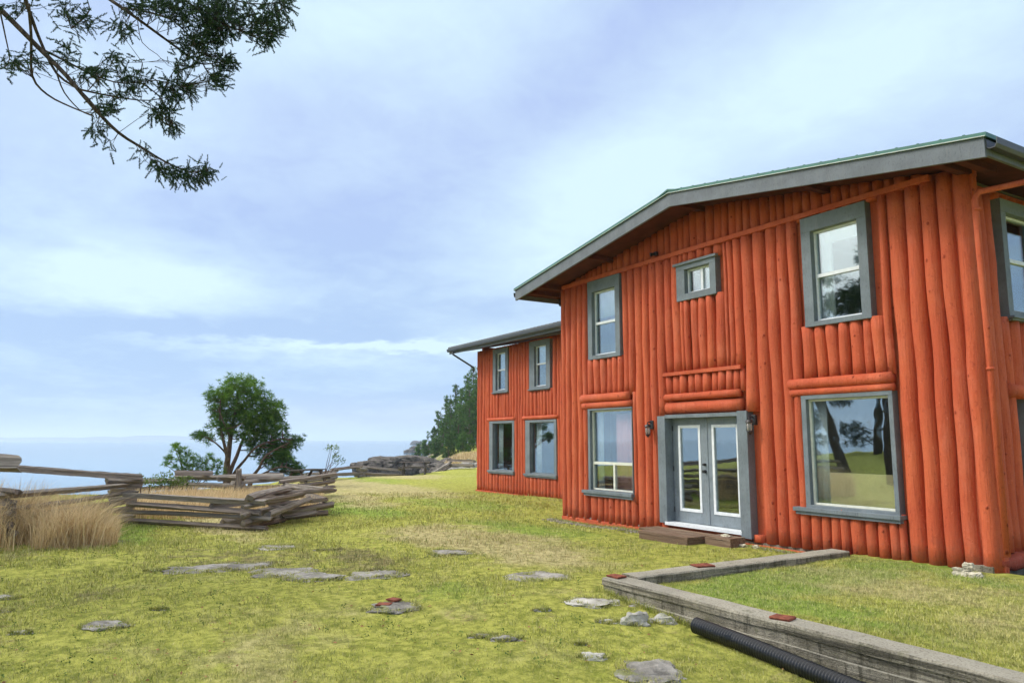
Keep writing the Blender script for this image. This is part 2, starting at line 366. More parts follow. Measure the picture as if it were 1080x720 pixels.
def f_turf(nt, b):
    n = nt.new('ShaderNodeGroup'); n.node_tree = gg; p = nt.pos()
    c = n.outputs[0]
    sp = nt.new('ShaderNodeSeparateXYZ'); nt.put(sp.inputs[0], p)
    # bare stone where the land breaks down to the shore
    gm = nt.new('ShaderNodeNewGeometry'); sn = nt.new('ShaderNodeSeparateXYZ'); nt.put(sn.inputs[0], gm.outputs['Normal'])
    low = nt.math('MAXIMUM', nt.map(sp.outputs[2], -1.1, -1.7), nt.map(sn.outputs[2], .93, .82))
    rc = nt.mix(nt.map(nt.noise(p, .8, 8, .7), .35, .65), c4((.05, .045, .04)), c4((.24, .22, .20)))
    c = nt.mix(low, c, rc)
    nt.put(b.inputs['Base Color'], c)
    h = nt.math('ADD', nt.noise(p, 9, 6, .75), nt.math('MULTIPLY', nt.noise(p, 45, 4, .75), .6))
    nt.put(b.inputs['Normal'], nt.bump(h, .05, .9))
M_turf = material('mossy_turf', f_turf, .95, .08)
def f_blade(nt, b):
    n = nt.new('ShaderNodeGroup'); n.node_tree = gg
    t = nt.new('ShaderNodeAttribute', attribute_name='tone').outputs['Fac']
    c = nt.mix(nt.math('MULTIPLY', t, .5), n.outputs[0], c4((.66, .58, .30)))
    c = nt.mix(nt.map(t, .45, .0, 0, .45), c, c4((.17, .26, .03)))
    nt.put(b.inputs['Base Color'], c)
M_blade = material('grass_blades', f_blade, .8, .12)
def f_sea(nt, b):
    p = nt.pos(); b.inputs['Base Color'].default_value = (.10, .20, .30, 1)
    h = nt.math('ADD', nt.noise(nt.scalev(p, (.12, .35, 1)), 1.0, 5, .6), nt.math('MULTIPLY', nt.noise(nt.scalev(p, (.012, .03, 1)), 1.0, 4, .6), 2))
    nt.put(b.inputs['Normal'], nt.bump(h, .12, .25))
M_sea = material('sea_water', f_sea, .10, .5, IOR=1.33)

def f_glass():
    m = bpy.data.materials.new('window_glass'); m.use_nodes = True; nt = N(m.node_tree); nt.n.clear()
    out = nt.new('ShaderNodeOutputMaterial'); gl = nt.new('ShaderNodeBsdfGlossy'); gl.inputs['Roughness'].default_value = .012
    gl.inputs['Color'].default_value = (.86, .93, .96, 1)
    tr = nt.new('ShaderNodeBsdfTransparent'); tr.inputs[0].default_value = (.94, .97, .965, 1)
    mx = nt.new('ShaderNodeMixShader'); fr = nt.new('ShaderNodeFresnel'); fr.inputs[0].default_value = 2.0
    f = nt.math('ADD', nt.math('MULTIPLY', fr.outputs[0], .55), .05, clamp=True)
    nt.put(fr.inputs['Normal'], nt.bump(nt.noise(nt.pos(), 1.6, 2, .5), .004, .3))
    nt.put(gl.inputs['Normal'], nt.bump(nt.noise(nt.pos(), 1.6, 2, .5), .006, .25))
    nt.l.new(f, mx.inputs[0]); nt.l.new(tr.outputs[0], mx.inputs[1]); nt.l.new(gl.outputs[0], mx.inputs[2]); nt.l.new(mx.outputs[0], out.inputs[0])
    return m
M_glass = f_glass()

# ------------------------------------------------------------------ terrain
CTRL = np.array([
    (-10.5, 9.4, -.24), (-15, 10.4, -.28), (-12.5, 9.8, -.24), (-8.2, 10.2, -.19), (-8, 9, -.20), (-27.3, 14.7, -.46), (-20, 14.4, -.38), (-15.3, 13, -.34), (-7.7, 5.7, -.15), (-7.6, 7.5, -.18),
    (-6.5, 5.4, -.24), (-5.7, 5.5, -.31), (-5.0, 5.3, -.36), (-4, 5.4, -.43), (-3, 5.2, -.50), (-8.7, 5.6, -.22), (-10, 3, -.28), (-7, 2.5, -.36), (-6, 0, -.42), (0, 0, -.25), (-2, 3, -.45),
    (-12, 0, -.38), (-19, 1, -.52), (-19, 5, -.50), (-24, 8, -.5), (-26, 2, -.5), (-22, -3, -.02), (-20.5, -1.2, -.15), (-32, 6, -.55), (-38, 4, -.8), (-35, 12, -.5), (-42, 17, -.45), (-45, 22, -.45), (-36, 20, -.45), (-30, 24, -.45),
    (-24, -13, .45), (-16, -10, .1), (-34, -12, .2), (-28, -24, .9), (-10, -14, .2), (0, -20, .2), (10, 0, -.2), (4, 12, -.1), (-25, 35, 0), (-50, 34, -.5), (-60, 36, -.4), (-75, 45, -.2),
    (-95, 52, .2), (-105, 62, .7), (-120, 64, .9), (-90, 70, 1.3), (-150, 80, .8), (-120, 110, 3), (-60, 70, .6), (-40, -30, .5), (20, 40, 0), (60, 0, 0), (40, -60, 0), (-20, -60, .5)])
COAST = [(-60, -140), (-46, -60), (-44, -20), (-43, 2), (-45, 12), (-50, 19), (-56, 25), (-66, 29.5), (-86, 38), (-112, 49.5), (-124, 54), (-133, 66), (-150, 75), (-200, 120), (-230, 230)]
def coast_dist(X, Y):
    best = np.full(np.shape(X), 1e9); sgn = np.ones(np.shape(X))
    for (ax, ay), (bx, by) in zip(COAST, COAST[1:]):
        dx, dy = bx - ax, by - ay; L2 = dx * dx + dy * dy
        t = np.clip(((X - ax) * dx + (Y - ay) * dy) / L2, 0, 1)
        qx, qy = X - (ax + t * dx), Y - (ay + t * dy); d = np.hypot(qx, qy)
        s = np.where(dx * qy - dy * qx < 0, 1, -1)     # right-hand side of the coast line is land
        m = d < best - 1e-9; best = np.where(m, d, best); sgn = np.where(m, s, sgn)
    return best * sgn
def vnoise(X, Y, s, seed=0):
    x = X * s + seed * 17.3; y = Y * s - seed * 9.1
    xi, yi = np.floor(x), np.floor(y); fx, fy = x - xi, y - yi; fx = fx * fx * (3 - 2 * fx); fy = fy * fy * (3 - 2 * fy)
    def h(a, b):
        v = np.sin(a * 127.1 + b * 311.7 + seed * 74.7) * 43758.5453; return v - np.floor(v)
    return (h(xi, yi) * (1 - fx) + h(xi + 1, yi) * fx) * (1 - fy) + (h(xi, yi + 1) * (1 - fx) + h(xi + 1, yi + 1) * fx) * fy - .5
def height(X, Y, detail=True):
    X = np.asarray(X, float); Y = np.asarray(Y, float)
    num = np.zeros(X.shape); den = np.zeros(X.shape)
    for cx, cy, cz in CTRL:
        wgt = 1 / ((X - cx) ** 2 + (Y - cy) ** 2 + .8 + .004 * (cx * cx + cy * cy)) ** 1.6
        num += wgt * cz; den += wgt
    h = num / den
    r = np.hypot(X, Y)
    if detail:
        h = h + vnoise(X, Y, .9, 1) * .035 + vnoise(X, Y, 2.3, 2) * .018
        h = h + vnoise(X, Y, .12, 3) * np.clip((r - 50) / 60, 0, 1) * 1.6
    cd = coast_dist(X, Y) + vnoise(X, Y, .25, 4) * 3 + vnoise(X, Y, .8, 5) * 1.0
    t = np.clip((cd + 3) / 8.5, 0, 1); t = t * t * (3 - 2 * t)
    rug = (1 - np.abs(2 * t - 1)) * (vnoise(X, Y, .7, 6) + .6 * vnoise(X, Y, 1.9, 7))
    return h * t + (-6.5) * (1 - t) + rug * 1.2
def hz(x, y): return float(height(np.array([x]), np.array([y]))[0])
def ground(px, py, tries=60):
    """where the view ray through a photo pixel meets the turf"""
    v = ray(px, py); r = math.hypot(v.x, v.y); lo = 2.0
    d = 2.0
    while d < 400:
        p = Vector((0, 0, CZ)) + v * (d / r)
        if p.z < hz(p.x, p.y): break
        d *= 1.02
    a, b = d / 1.02, d
    for _ in range(20):
        m_ = (a + b) / 2; p = Vector((0, 0, CZ)) + v * (m_ / r)
        if p.z < hz(p.x, p.y): b = m_
        else: a = m_
    return Vector((p.x, p.y, hz(p.x, p.y)))
WX0, WX1, WY0, WY1 = -7.45, -7.13, 5.80, 6.10      # the garden wall's two arms
def axis(fine_lo, fine_hi, step, lo, hi, extra):
    a = list(np.arange(fine_lo, fine_hi, step)); s = step; x = fine_hi
    while x < hi: a.append(x); s *= 1.09; x += s
    a.append(hi); s = step; x = fine_lo
    while x > lo: s *= 1.09; x -= s; a.append(max(x, lo))
    a = sorted(set([round(q, 4) for q in a if min(abs(q - e) for e in extra) > .04] + list(extra)))
    return np.array(a)
gx = axis(-16, -1, .14, -260, 120, [WX0 + .06, WX1 - .06]); gy = axis(-2, 11, .14, -160, 260, [WY0 + .08, WY1 - .06])
GX, GY = np.meshgrid(gx, gy); GZ = height(GX, GY)
inside = (GX > WX0 + .1) & (GY > WY0 + .12)
# dig the sheet down below the raised lawn and under the house, so it never crosses them
inside2 = (GX > WX0 + .1) & (GY > WY0 + .12) & (GX < 12) & (GY < 24)
GZ = np.where(inside2, np.minimum(GZ, -.75), GZ)
nx, ny = len(gx), len(gy)
idx = np.arange(nx * ny).reshape(ny, nx)
F = np.stack([idx[:-1, :-1], idx[:-1, 1:], idx[1:, 1:], idx[1:, :-1]], -1).reshape(-1, 4)
gnd = rawmesh('ground', np.stack([GX, GY, GZ], -1).reshape(-1, 3), F, M_turf, smooth=True); tag(gnd, kind='structure')
# raised lawn inside the wall
def lawn_h(X, Y):
    return -.135 + vnoise(X, Y, 1.1, 9) * .025 + vnoise(X, Y, 3.1, 10) * .012 + .03 * np.clip((Y - 8) / 2, 0, 1) - .0 * X
lx = np.arange(WX1 - .12, 11.9, .16); ly = np.arange(WY1 - .12, 10.75, .12)
LX, LY = np.meshgrid(lx, ly); idx = np.arange(LX.size).reshape(LX.shape)
F = np.stack([idx[:-1, :-1], idx[:-1, 1:], idx[1:, 1:], idx[1:, :-1]], -1).reshape(-1, 4)
lawn = rawmesh('raised_lawn', np.stack([LX, LY, lawn_h(LX, LY)], -1).reshape(-1, 3), F, M_turf, smooth=True); tag(lawn, kind='structure')
# lawn strip along the house's side
bm = bmesh.new(); box(bm, (-4.9, 10.72, -.8), (11.9, 24, -.12)); sl_ = meshobj('side_lawn', bm, M_turf); tag(sl_, kind='structure')
SEA = -4.0
bm = bmesh.new(); S_ = 14000
bm.faces.new([bm.verts.new(p) for p in ((-S_, -S_, SEA), (S_, -S_, SEA), (S_, S_, SEA), (-S_, S_, SEA))])
tag(meshobj('sea', bm, M_sea), kind='structure')
# low land far across the water
def ridge(name, pxa, pxb, r, hmax, seed, m):
    V = []; n = 60
    for i in range(n + 1):
        px = pxa + (pxb - pxa) * i / n; b_ = at(px, 463, r); t = i / n
        h = SEA + hmax * (math.sin(math.pi * t) ** .6) * (.65 + .7 * (float(vnoise(np.array([t * 9.]), np.array([0.]), 1, seed)[0]) + .5))
        d = Vector((b_.x, b_.y, 0)).normalized()
        for off, z in ((-250, SEA - 1), (0, h), (500, SEA - 1)): V.append((b_.x + d.x * off, b_.y + d.y * off, z))
    F_ = []
    for i in range(n):
        for k in range(2): a = i * 3 + k; F_.append((a, a + 1, a + 4, a + 3))
    o = rawmesh(name, V, F_, m); tag(o, kind='structure'); return o
M_isl = material('far_land', f_plain((.05, .075, .06), .2, .01), .95, .1)
ridge('far_shore', 60, 250, 6200, 36, 3, M_isl); ridge('far_shore', -160, 120, 6600, 30, 5, M_isl); ridge('far_shore', 170, 330, 6900, 22, 8, M_isl)

# ------------------------------------------------------------------ log building
FY = 10.5
def log_v(bm, x0, x1, z0, z1, T, rn, depth=None, ztop=None, taper=True):
    """one upright log, seen from outside; T maps (u, outward, z)"""
    wd = x1 - x0; xc = (x0 + x1) / 2; rx = wd / 2 * .965; ry = min(rx * 1.2, .165) if depth is None else depth
    n = max(2, int((z1 - z0) / .28) + 1); seg = 10
    off = rn.uniform(-.012, .018); ph = rn.uniform(0, 9); tp = rn.uniform(-.07, .07) if taper else 0
    knots = [(rn.uniform(z0, z1), rn.uniform(.15, .85) * seg, rn.uniform(.006, .02)) for _ in range(int((z1 - z0) * .7))]
    rings = []
    for i in range(n + 1):
        t = i / n; z = z0 + (z1 - z0) * t
        s = 1 + tp * (t - .5) + .03 * math.sin(z * 3.1 + ph) + rn.uniform(-.012, .012)
        dx = .010 * math.sin(z * 1.7 + ph * 2) + .006 * math.sin(z * 4.3 + ph)
        ring = []
        for k in range(seg + 1):
            a = math.pi * k / seg
            bulge = sum(hk * math.exp(-((z - zk) / .10) ** 2 - ((k - kk) / 1.2) ** 2) for zk, kk, hk in knots)
            c_, s_ = math.cos(a), math.sin(a)
            u = xc + dx + c_ * (rx * s); o_ = -.03 + off + (s_ ** .85) * ry * s - ry + .03 + bulge
            zz = z
            if ztop is not None and i == n: zz = ztop(u)
            ring.append(bm.verts.new(T(u, o_, zz)))
        rings.append(ring)
    for a, b in zip(rings, rings[1:]):
        for k in range(seg): bm.faces.new((a[k], a[k + 1], b[k + 1], b[k]))
    bm.faces.new(rings[0]); bm.faces.new(rings[-1][::-1])
def log_h(bm, x0, x1, z0, z1, T, rn, out=.06):
    zc, rz = (z0 + z1) / 2, (z1 - z0) / 2; n = 8; seg = 12; rings = []
    for i in range(n + 1):
        u = x0 + (x1 - x0) * i / n; s = 1 + rn.uniform(-.04, .04)
        rings.append([bm.verts.new(T(u, out - rz * .9 + math.cos(2 * math.pi * k / seg) * rz * .95 * s, zc + math.sin(2 * math.pi * k / seg) * rz * s)) for k in range(seg)])
    for a, b in zip(rings, rings[1:]):
        for k in range(seg): bm.faces.new((a[k], a[(k + 1) % seg], b[(k + 1) % seg], b[k]))
    bm.faces.new(rings[0][::-1]); bm.faces.new(rings[-1])
def Tfront(y): return lambda u, o, z: (u, y - o, z)
def Tside(x): return lambda u, o, z: (x + o, u, z)
def wall_cells(bm, x0, x1, z0, z1, holes, T, o0, o1):
    xs = sorted({x0, x1, *[h[0] for h in holes], *[h[1] for h in holes]}); zs = sorted({z0, z1, *[h[2] for h in holes], *[h[3] for h in holes]})
    for a, b in zip(xs, xs[1:]):
        run = None
        for c, d in zip(zs, zs[1:]):
            mx, mz = (a + b) / 2, (c + d) / 2
            solid = not any(h[0] < mx < h[1] and h[2] < mz < h[3] for h in holes)
            if solid: run = (run[0], d) if run else (c, d)
            if (not solid or d == zs[-1]) and run: box(bm, (a, o0, run[0]), (b, o1, run[1]), T); run = None
def logs(bm, bounds, z0, z1, T, rn, holes=(), ztop=None, base=None):
    for a, b in zip(bounds, bounds[1:]):
        segs = [(z0 if base is None else base((a + b) / 2), z1)]
        for h in holes:
            ov = min(b, h[1]) - max(a, h[0])
            if ov > .25 * (b - a) or ov > .09:
                ns = []
                for s, e in segs:
                    if h[3] <= s or h[2] >= e: ns.append((s, e)); continue
                    if h[2] - s > .05: ns.append((s, h[2]))
                    if e - h[3] > .05: ns.append((h[3], e))
                segs = ns
        for s, e in segs: log_v(bm, a, b, s, e, T, rn, ztop=ztop if e == z1 else None)
def window(house, T, trim, glass, sash=None, mull=None, sill=None, frame_m=None, fw=.035, rec=.08, name='window', curtain=None, sashdepth=True):
    """trim = outer casing (x0,x1,z0,z1); glass = inner opening; sash = height of the meeting rail"""
    x0, x1, z0, z1 = trim; a0, a1, b0, b1 = glass; frame_m = frame_m or M_white
    bm = bmesh.new()
    box(bm, (x0, -.20, b1), (x1, .018, z1), T, .006); box(bm, (x0, -.20, z0), (x1, .018, b0), T, .006)
    box(bm, (x0, -.20, b0), (a0, .015, b1), T, .005); box(bm, (a1, -.20, b0), (x1, .015, b1), T, .005)
    win = meshobj(name, bm, M_grey, house)
    bm = bmesh.new(); o0, o1 = -rec - .05, -rec
    box(bm, (a0 + .002, o0, b0 + .002), (a0 + fw, o1, b1 - .002), T); box(bm, (a1 - fw, o0, b0 + .002), (a1 - .002, o1, b1 - .002), T)
    box(bm, (a0 + fw, o0, b0 + .002), (a1 - fw, o1, b0 + fw), T); box(bm, (a0 + fw, o0, b1 - fw), (a1 - fw, o1, b1 - .002), T)
    if sash is not None: box(bm, (a0 + fw, o0 - .012, sash - .028), (a1 - fw, o1 + .006, sash + .028), T)
    if mull:
        mx, m0, m1, h = mull
        if h: box(bm, (a0 + fw, o0, h - .03), (a1 - fw, o1 + .006, h + .03), T)
        box(bm, (mx - .028, o0, m0 + fw), (mx + .028, o1 + .003, m1 - .03 if h else m1 - fw), T)
    meshobj('sash', bm, frame_m, win)
    bm = bmesh.new(); box(bm, (a0 + fw - .005, o0 + .018, b0 + fw - .005), (a1 - fw + .005, o0 + .028, b1 - fw + .005), T); meshobj('pane', bm, M_glass, win)
    if sill:
        s0, s1, t0, t1 = sill; bm = bmesh.new()
        box(bm, (s0, -.10, t0 + (t1 - t0) * .45), (s1, .085, t1), T, .006); box(bm, (s0 + .03, -.10, t0), (s1 - .02, .05, t0 + (t1 - t0) * .45), T, .004)
        meshobj('sill', bm, M_grey, win)
    if curtain:
        for (c0, c1, d0, d1, m_, pleat) in curtain:
            bm = bmesh.new(); n = max(2, int((c1 - c0) / .02)) if pleat else 2; prev = None
            for i in range(n + 1):
                u = c0 + (c1 - c0) * i / n; o_ = -.20 + (math.sin(u * 55) * .018 + math.sin(u * 23 + 1) * .012 if pleat else 0)
                cur = (bm.verts.new(T(u, o_, d0)), bm.verts.new(T(u, o_, d1)), bm.verts.new(T(u, o_ - .012, d1)), bm.verts.new(T(u, o_ - .012, d0)))
                if prev:
                    for k in range(4): bm.faces.new((prev[k], prev[(k + 1) % 4], cur[(k + 1) % 4], cur[k]))
                else: bm.faces.new(cur)
                prev = cur
            bm.faces.new(prev[::-1])
            meshobj('curtain' if pleat else 'blind', bm, m_, win, smooth=pleat)
    return win

XL, XR, XM = -15.05, -5.28, -10.2
SLOPE = .162
def roofz(x): return 6.31 - SLOPE * abs(x - XM)          # upper edge of the rake board
house = empty('log_house', (XM, 10.5, -.2), 'two-storey gabled red log house with grey french doors, nearest the camera', 'house')
T = Tfront(FY); rn = random.Random(3)
WIN = dict(UR=((-7.90, -6.71, 3.47, 5.32), (-7.72, -6.87, 3.55, 5.07)), UL=((-13.87, -12.70, 3.47, 5.33), (-13.71, -12.86, 3.56, 5.06)),
           SM=((-10.89, -9.83, 4.38, 5.145), (-10.66, -9.985, 4.51, 5.0)), LR=((-8.06, -6.47, .53, 2.35), (-7.97, -6.54, .58, 2.28)), LL=((-13.92, -12.35, .48, 2.33), (-13.84, -12.37, .50, 2.29)))
DOOR = (-11.52, -9.19, -.02, 2.12)
holes = [v[0] for v in WIN.values()] + [DOOR]
hl = [(h[0], h[1], h[2] + .02, h[3] - .02) for h in holes]
base = lambda x: -.10 - .013 * (-5.3 - x)
bm = bmesh.new()
logs(bm, [-15.05, -14.86, -14.64, -14.39, -14.17, -13.97], 0, 5.36, T, rn, hl, base=base)
logs(bm, [-13.97, -13.66, -13.43, -13.26, -13.04, -12.84, -12.66, -12.5, -12.28], 0, 1.0, T, rn, hl, base=base)
logs(bm, [-13.97, -13.76, -13.52, -13.28, -13.07, -12.87, -12.68, -12.47, -12.28], 2.6, 5.36, T, rn, hl)
log_v(bm, -14.17, -13.95, .9, 2.65, T, rn); log_v(bm, -12.35, -12.24, .3, 2.65, T, rn)
logs(bm, [-12.28, -12.02, -11.8, -11.57, -11.33], 0, 5.36, T, rn, hl, base=base)
logs(bm, [-11.33, -11.11, -10.85, -10.75, -10.61, -10.38, -10.17, -9.96, -9.68, -9.60, -9.46, -9.27], 2.95, 5.36, T, rn, hl)
logs(bm, [-11.33, -11.15, -10.93, -10.73, -10.52, -10.31, -10.10, -9.91, -9.72, -9.54, -9.38, -9.27], 2.50, 2.90, T, rn)
logs(bm, [-9.27, -9.0, -8.72, -8.47, -8.24, -8.05], 0, 5.36, T, rn, [(DOOR[0], -9.20, DOOR[2], DOOR[3])], base=base)
logs(bm, [-8.05, -7.84, -7.67, -7.5, -7.34, -7.08, -6.88, -6.69, -6.53, -6.42], 0, 1.0, T, rn, hl, base=base)
logs(bm, [-8.05, -7.79, -7.59, -7.35, -7.17, -6.92, -6.77, -6.54, -6.42], 2.60, 5.36, T, rn, hl)
logs(bm, [-6.42, -6.14, -5.9, -5.66], 0, 5.36, T, rn, [], base=base)
log_v(bm, -5.66, -5.43, base(-5.5), 5.40, T, rn); log_v(bm, -5.44, -5.20, base(-5.4), 5.40, T, rn, depth=.17)
meshobj('log_wall', bm, M_red, house, smooth=True)
bm = bmesh.new(); ir = random.Random(8); x = XL; b_ = []
while x < XR: b_.append(x); x += ir.choice((.15, .18, .2, .23))
b_.append(XR)
for a, c in zip(b_, b_[1:]):
    zt = roofz((a + c) / 2) - .13
    if zt - 5.40 > .06: log_v(bm, a, c, 5.38, zt, Tfront(FY + .03), ir, ztop=lambda u: roofz(u) - .12)
meshobj('gable_logs', bm, M_red, house, smooth=True)
# framed backing of the log skin
bm = bmesh.new(); op = [v[1] for v in WIN.values()] + [(-11.28, -9.43, -.02, 2.05)]
wall_cells(bm, XL, XR + .1, -.5, 5.3, [(h[0] - .03, h[1] + .03, h[2] - .03, h[3] + .03) for h in op], T, -.24, -.13)
meshobj('wall_backing', bm, M_red, house)
bm = bmesh.new(); vs = [(XL, 5.28), (XR + .1, 5.28), (XR + .1, roofz(XR) - .12), (XM, 6.12), (XL, roofz(XL) - .12)]
f0 = [bm.verts.new((x, FY + .18, z)) for x, z in vs]; f1 = [bm.verts.new((x, FY + .26, z)) for x, z in vs]
bm.faces.new(f0); bm.faces.new(f1[::-1])
for i in range(5): bm.faces.new((f0[i], f0[(i + 1) % 5], f1[(i + 1) % 5], f1[i]))
meshobj('gable_backing', bm, M_red, house)
# horizontal trim
bm = bmesh.new(); box(bm, (XL, -.10, 5.335), (-5.70, .03, 5.425), T, .008); meshobj('trim_board', bm, M_red, house)
bm = bmesh.new(); box(bm, (-11.34, -.10, 2.90), (-9.30, .035, 2.97), T, .008); meshobj('trim_board', bm, M_red, house)
for a, b, c, d, o_ in ((-14.16, -12.43, 2.48, 2.67, .07), (-14.12, -12.37, 2.33, 2.48, .05), (-8.28, -6.45, 2.45, 2.63, .07), (-8.26, -6.44, 2.34, 2.46, .05), (-11.31, -9.36, 2.40, 2.54, .05), (-11.31, -9.36, 2.14, 2.38, .03)):
    bm = bmesh.new(); log_h(bm, a, b, c, d, T, rn, o_); meshobj('lintel_log', bm, M_red, house, smooth=True)
bm = bmesh.new(); box(bm, (-15.02, -.12, -.36), (-5.3, .005, -.185), T, .01); meshobj('base_board', bm, M_red, house)
bm = bmesh.new(); box(bm, (-15.0, -.2, -.7), (-5.3, -.05, -.15), T); box(bm, (-7.2, -.06, -.4), (-5.6, .06, -.125), T, .01); meshobj('foundation', bm, M_conc, house)
for a in ('UR', 'UL'):
    g = WIN[a][1]
    cu = [(g[0] - .05, g[1] + .05, 4.86, 5.1, M_curtain, False), (g[0] + .0, g[0] + .24, 3.5, 5.0, M_curtain, True)] if a == 'UR' else [(g[0] - .05, g[1] + .02, 4.45, 5.1, M_curtain, True)]
    w_ = window(house, T, *WIN[a], sash=4.31, curtain=cu)
w_ = window(house, T, *WIN['SM'], mull=(-10.27, 4.51, 5.0, None), curtain=[(-10.27, -9.98, 4.5, 5.02, M_curtain, True)])
bm = bmesh.new(); box(bm, (-10.94, -.02, 5.10), (-9.78, .06, 5.15), T, .004); meshobj('drip_cap', bm, M_grey, w_)
window(house, T, *WIN['LR'], frame_m=M_cream, sill=(-8.27, -6.43, .42, .535), curtain=[(-7.97, -7.75, .55, 2.3, M_curtain, True), (-7.75, -6.50, .55, 1.10, M_shade, False)], rec=.06)
window(house, T, *WIN['LL'], frame_m=M_cream, mull=(-13.07, .50, 1.1, 1.1), sill=(-14.10, -12.34, .36, .485), curtain=[(-13.84, -13.62, .5, 2.3, M_curtain, True), (-13.15, -12.36, .5, 2.2, M_pinkcurt, True)], rec=.06)
# french door
door = bpy.data.objects.new('door', None)
bm = bmesh.new()
box(bm, (-11.52, -.22, -.02), (-11.30, .05, 2.10), T, .006); box(bm, (-9.42, -.22, -.10), (-9.19, .05, 2.14), T, .006)
box(bm, (-11.30, -.22, 2.05), (-9.42, .045, 2.12), T, .005); box(bm, (-11.30, -.24, -.05), (-9.42, -.145, .018), T, .004)
dfr = meshobj('door_frame', bm, M_grey, house)
bm = bmesh.new(); box(bm, (-11.36, -.14, -.05), (-9.40, .06, .012), T, .004); meshobj('threshold', bm, M_white, house)
for k, (a, b) in enumerate(((-11.29, -10.365), (-10.355, -9.43))):
    bm = bmesh.new(); ga, gb, g0, g1 = a + .17, b - .17, .26, 1.88
    if k == 0: ga, gb = -11.10, -10.56
    else: ga, gb = -10.20, -9.60
    wall_cells(bm, a, b, .022, 2.045, [(ga, gb, g0, g1)], T, -.20, -.155)
    lf = meshobj('door_leaf', bm, M_door, house)
    bm = bmesh.new()
    box(bm, (ga - .03, -.19, g0 - .03), (ga + .025, -.145, g1 + .03), T, .004); box(bm, (gb - .025, -.19, g0 - .03), (gb + .03, -.145, g1 + .03), T, .004)
    box(bm, (ga + .025, -.19, g0 - .03), (gb - .025, -.145, g0 + .025), T, .003); box(bm, (ga + .025, -.19, g1 - .025), (gb - .025, -.145, g1 + .03), T, .003)
    meshobj('glazing_bead', bm, M_white, lf)
    bm = bmesh.new(); box(bm, (ga, -.18, g0), (gb, -.17, g1), T); meshobj('pane', bm, M_glass, lf)
    if k == 0:
        for zz, rr in ((1.02, .032), (1.15, .026)):
            bm = bmesh.new()
            tube(bm, [T(-10.42, -.155, zz), T(-10.42, -.12, zz)], [rr, rr], 12); tube(bm, [T(-10.42, -.12, zz), T(-10.42, -.085, zz)], [.012, .03 if zz < 1.1 else .02], 12)
            meshobj('door_knob' if rr > .03 else 'deadbolt', bm, M_black, lf)
        for zz in (.25, 1.05, 1.85):
            bm = bmesh.new(); box(bm, (a - .008, -.16, zz - .05), (a + .012, -.14, zz + .05), T); meshobj('hinge', bm, M_gutter, lf)
    else:
        bm = bmesh.new(); box(bm, (a - .02, -.155, .03), (a + .015, -.145, 2.03), T); meshobj('astragal', bm, M_door, lf)
# porch lanterns
for lx_, lz in ((-11.72, 1.86), (-9.06, 1.90)):
    bm = bmesh.new(); c = Vector(T(lx_, .13, lz))
    box(bm, (lx_ - .045, -.03, lz - .02), (lx_ + .045, .03, lz + .16), T, .005)
    tube(bm, [T(lx_, .02, lz + .10), T(lx_, .07, lz + .13), T(lx_, .13, lz + .12), T(lx_, .13, lz + .08)], .012, 8)
    tube(bm, [c + Vector((0, 0, q)) for q in (.085, .07, .03, .025)], [.012, .05, .075, .06], 14)
    tube(bm, [c + Vector((0, 0, q)) for q in (-.125, -.135, -.16, -.19)], [.05, .058, .03, .006], 14)
    for k in range(4):
        a = k * math.pi / 2 + .5; d = Vector((math.cos(a) * .052, math.sin(a) * .052, 0)); tube(bm, [c + d + Vector((0, 0, .03)), c + d + Vector((0, 0, -.13))], .005, 5)
    lan = meshobj('wall_lantern', bm, M_black, house)
    bm = bmesh.new(); tube(bm, [c + Vector((0, 0, q)) for q in (.025, -.03, -.08, -.125)], [.042, .05, .048, .036], 14); meshobj('lamp_glass', bm, M_lampglass, lan, smooth=True)
# little flood lamp bracket under the gable
bm = bmesh.new(); p = (-11.45, 5.5)
box(bm, (p[0] - .04, .0, p[1] - .04), (p[0] + .04, .06, p[1] + .04), T, .004); tube(bm, [T(p[0], .05, p[1]), T(p[0] - .05, .14, p[1] - .03)], [.02, .045], 10)
meshobj('flood_lamp', bm, M_black, house)
# roof
GY0, GY1 = 9.70, 23.5; EL, ER = -15.86, -4.55; FD = .255
def rake(y0, y1, top, bot, name, m, dx=0):
    bm = bmesh.new(); xs = [EL - dx, XM, ER + dx]
    A = [bm.verts.new((x, y0, roofz(x) + top)) for x in xs]; B = [bm.verts.new((x, y0, roofz(x) + bot)) for x in xs]
    C = [bm.verts.new((x, y1, roofz(x) + top)) for x in xs]; D = [bm.verts.new((x, y1, roofz(x) + bot)) for x in xs]
    for i in range(2):
        bm.faces.new((A[i], A[i + 1], B[i + 1], B[i])); bm.faces.new((C[i], D[i], D[i + 1], C[i + 1]))
        bm.faces.new((A[i], C[i], C[i + 1], A[i + 1])); bm.faces.new((B[i], B[i + 1], D[i + 1], D[i]))
    for i in (0, 2): bm.faces.new((A[i], B[i], D[i], C[i]))
    return meshobj(name, bm, m, house)
rake(GY0, GY0 + .05, 0, -FD, 'fascia_board', M_fascia)
rake(GY1 - .05, GY1, 0, -FD, 'fascia_board', M_fascia)
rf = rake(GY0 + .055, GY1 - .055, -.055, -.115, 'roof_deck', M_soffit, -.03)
sheet = rake(GY0 - .025, GY1 + .03, .062, .004, 'roof', M_green, .04)
bm = bmesh.new()
for sgn in (-1, 1):
    x = XM + sgn * .3
    while (x > EL if sgn < 0 else x < ER):
        box(bm, (x - .015, GY0 + .02, roofz(x) + .060), (x + .015, GY1, roofz(x) + .085)); x += sgn * .30
meshobj('seam', bm, M_green, sheet)
bm = bmesh.new()
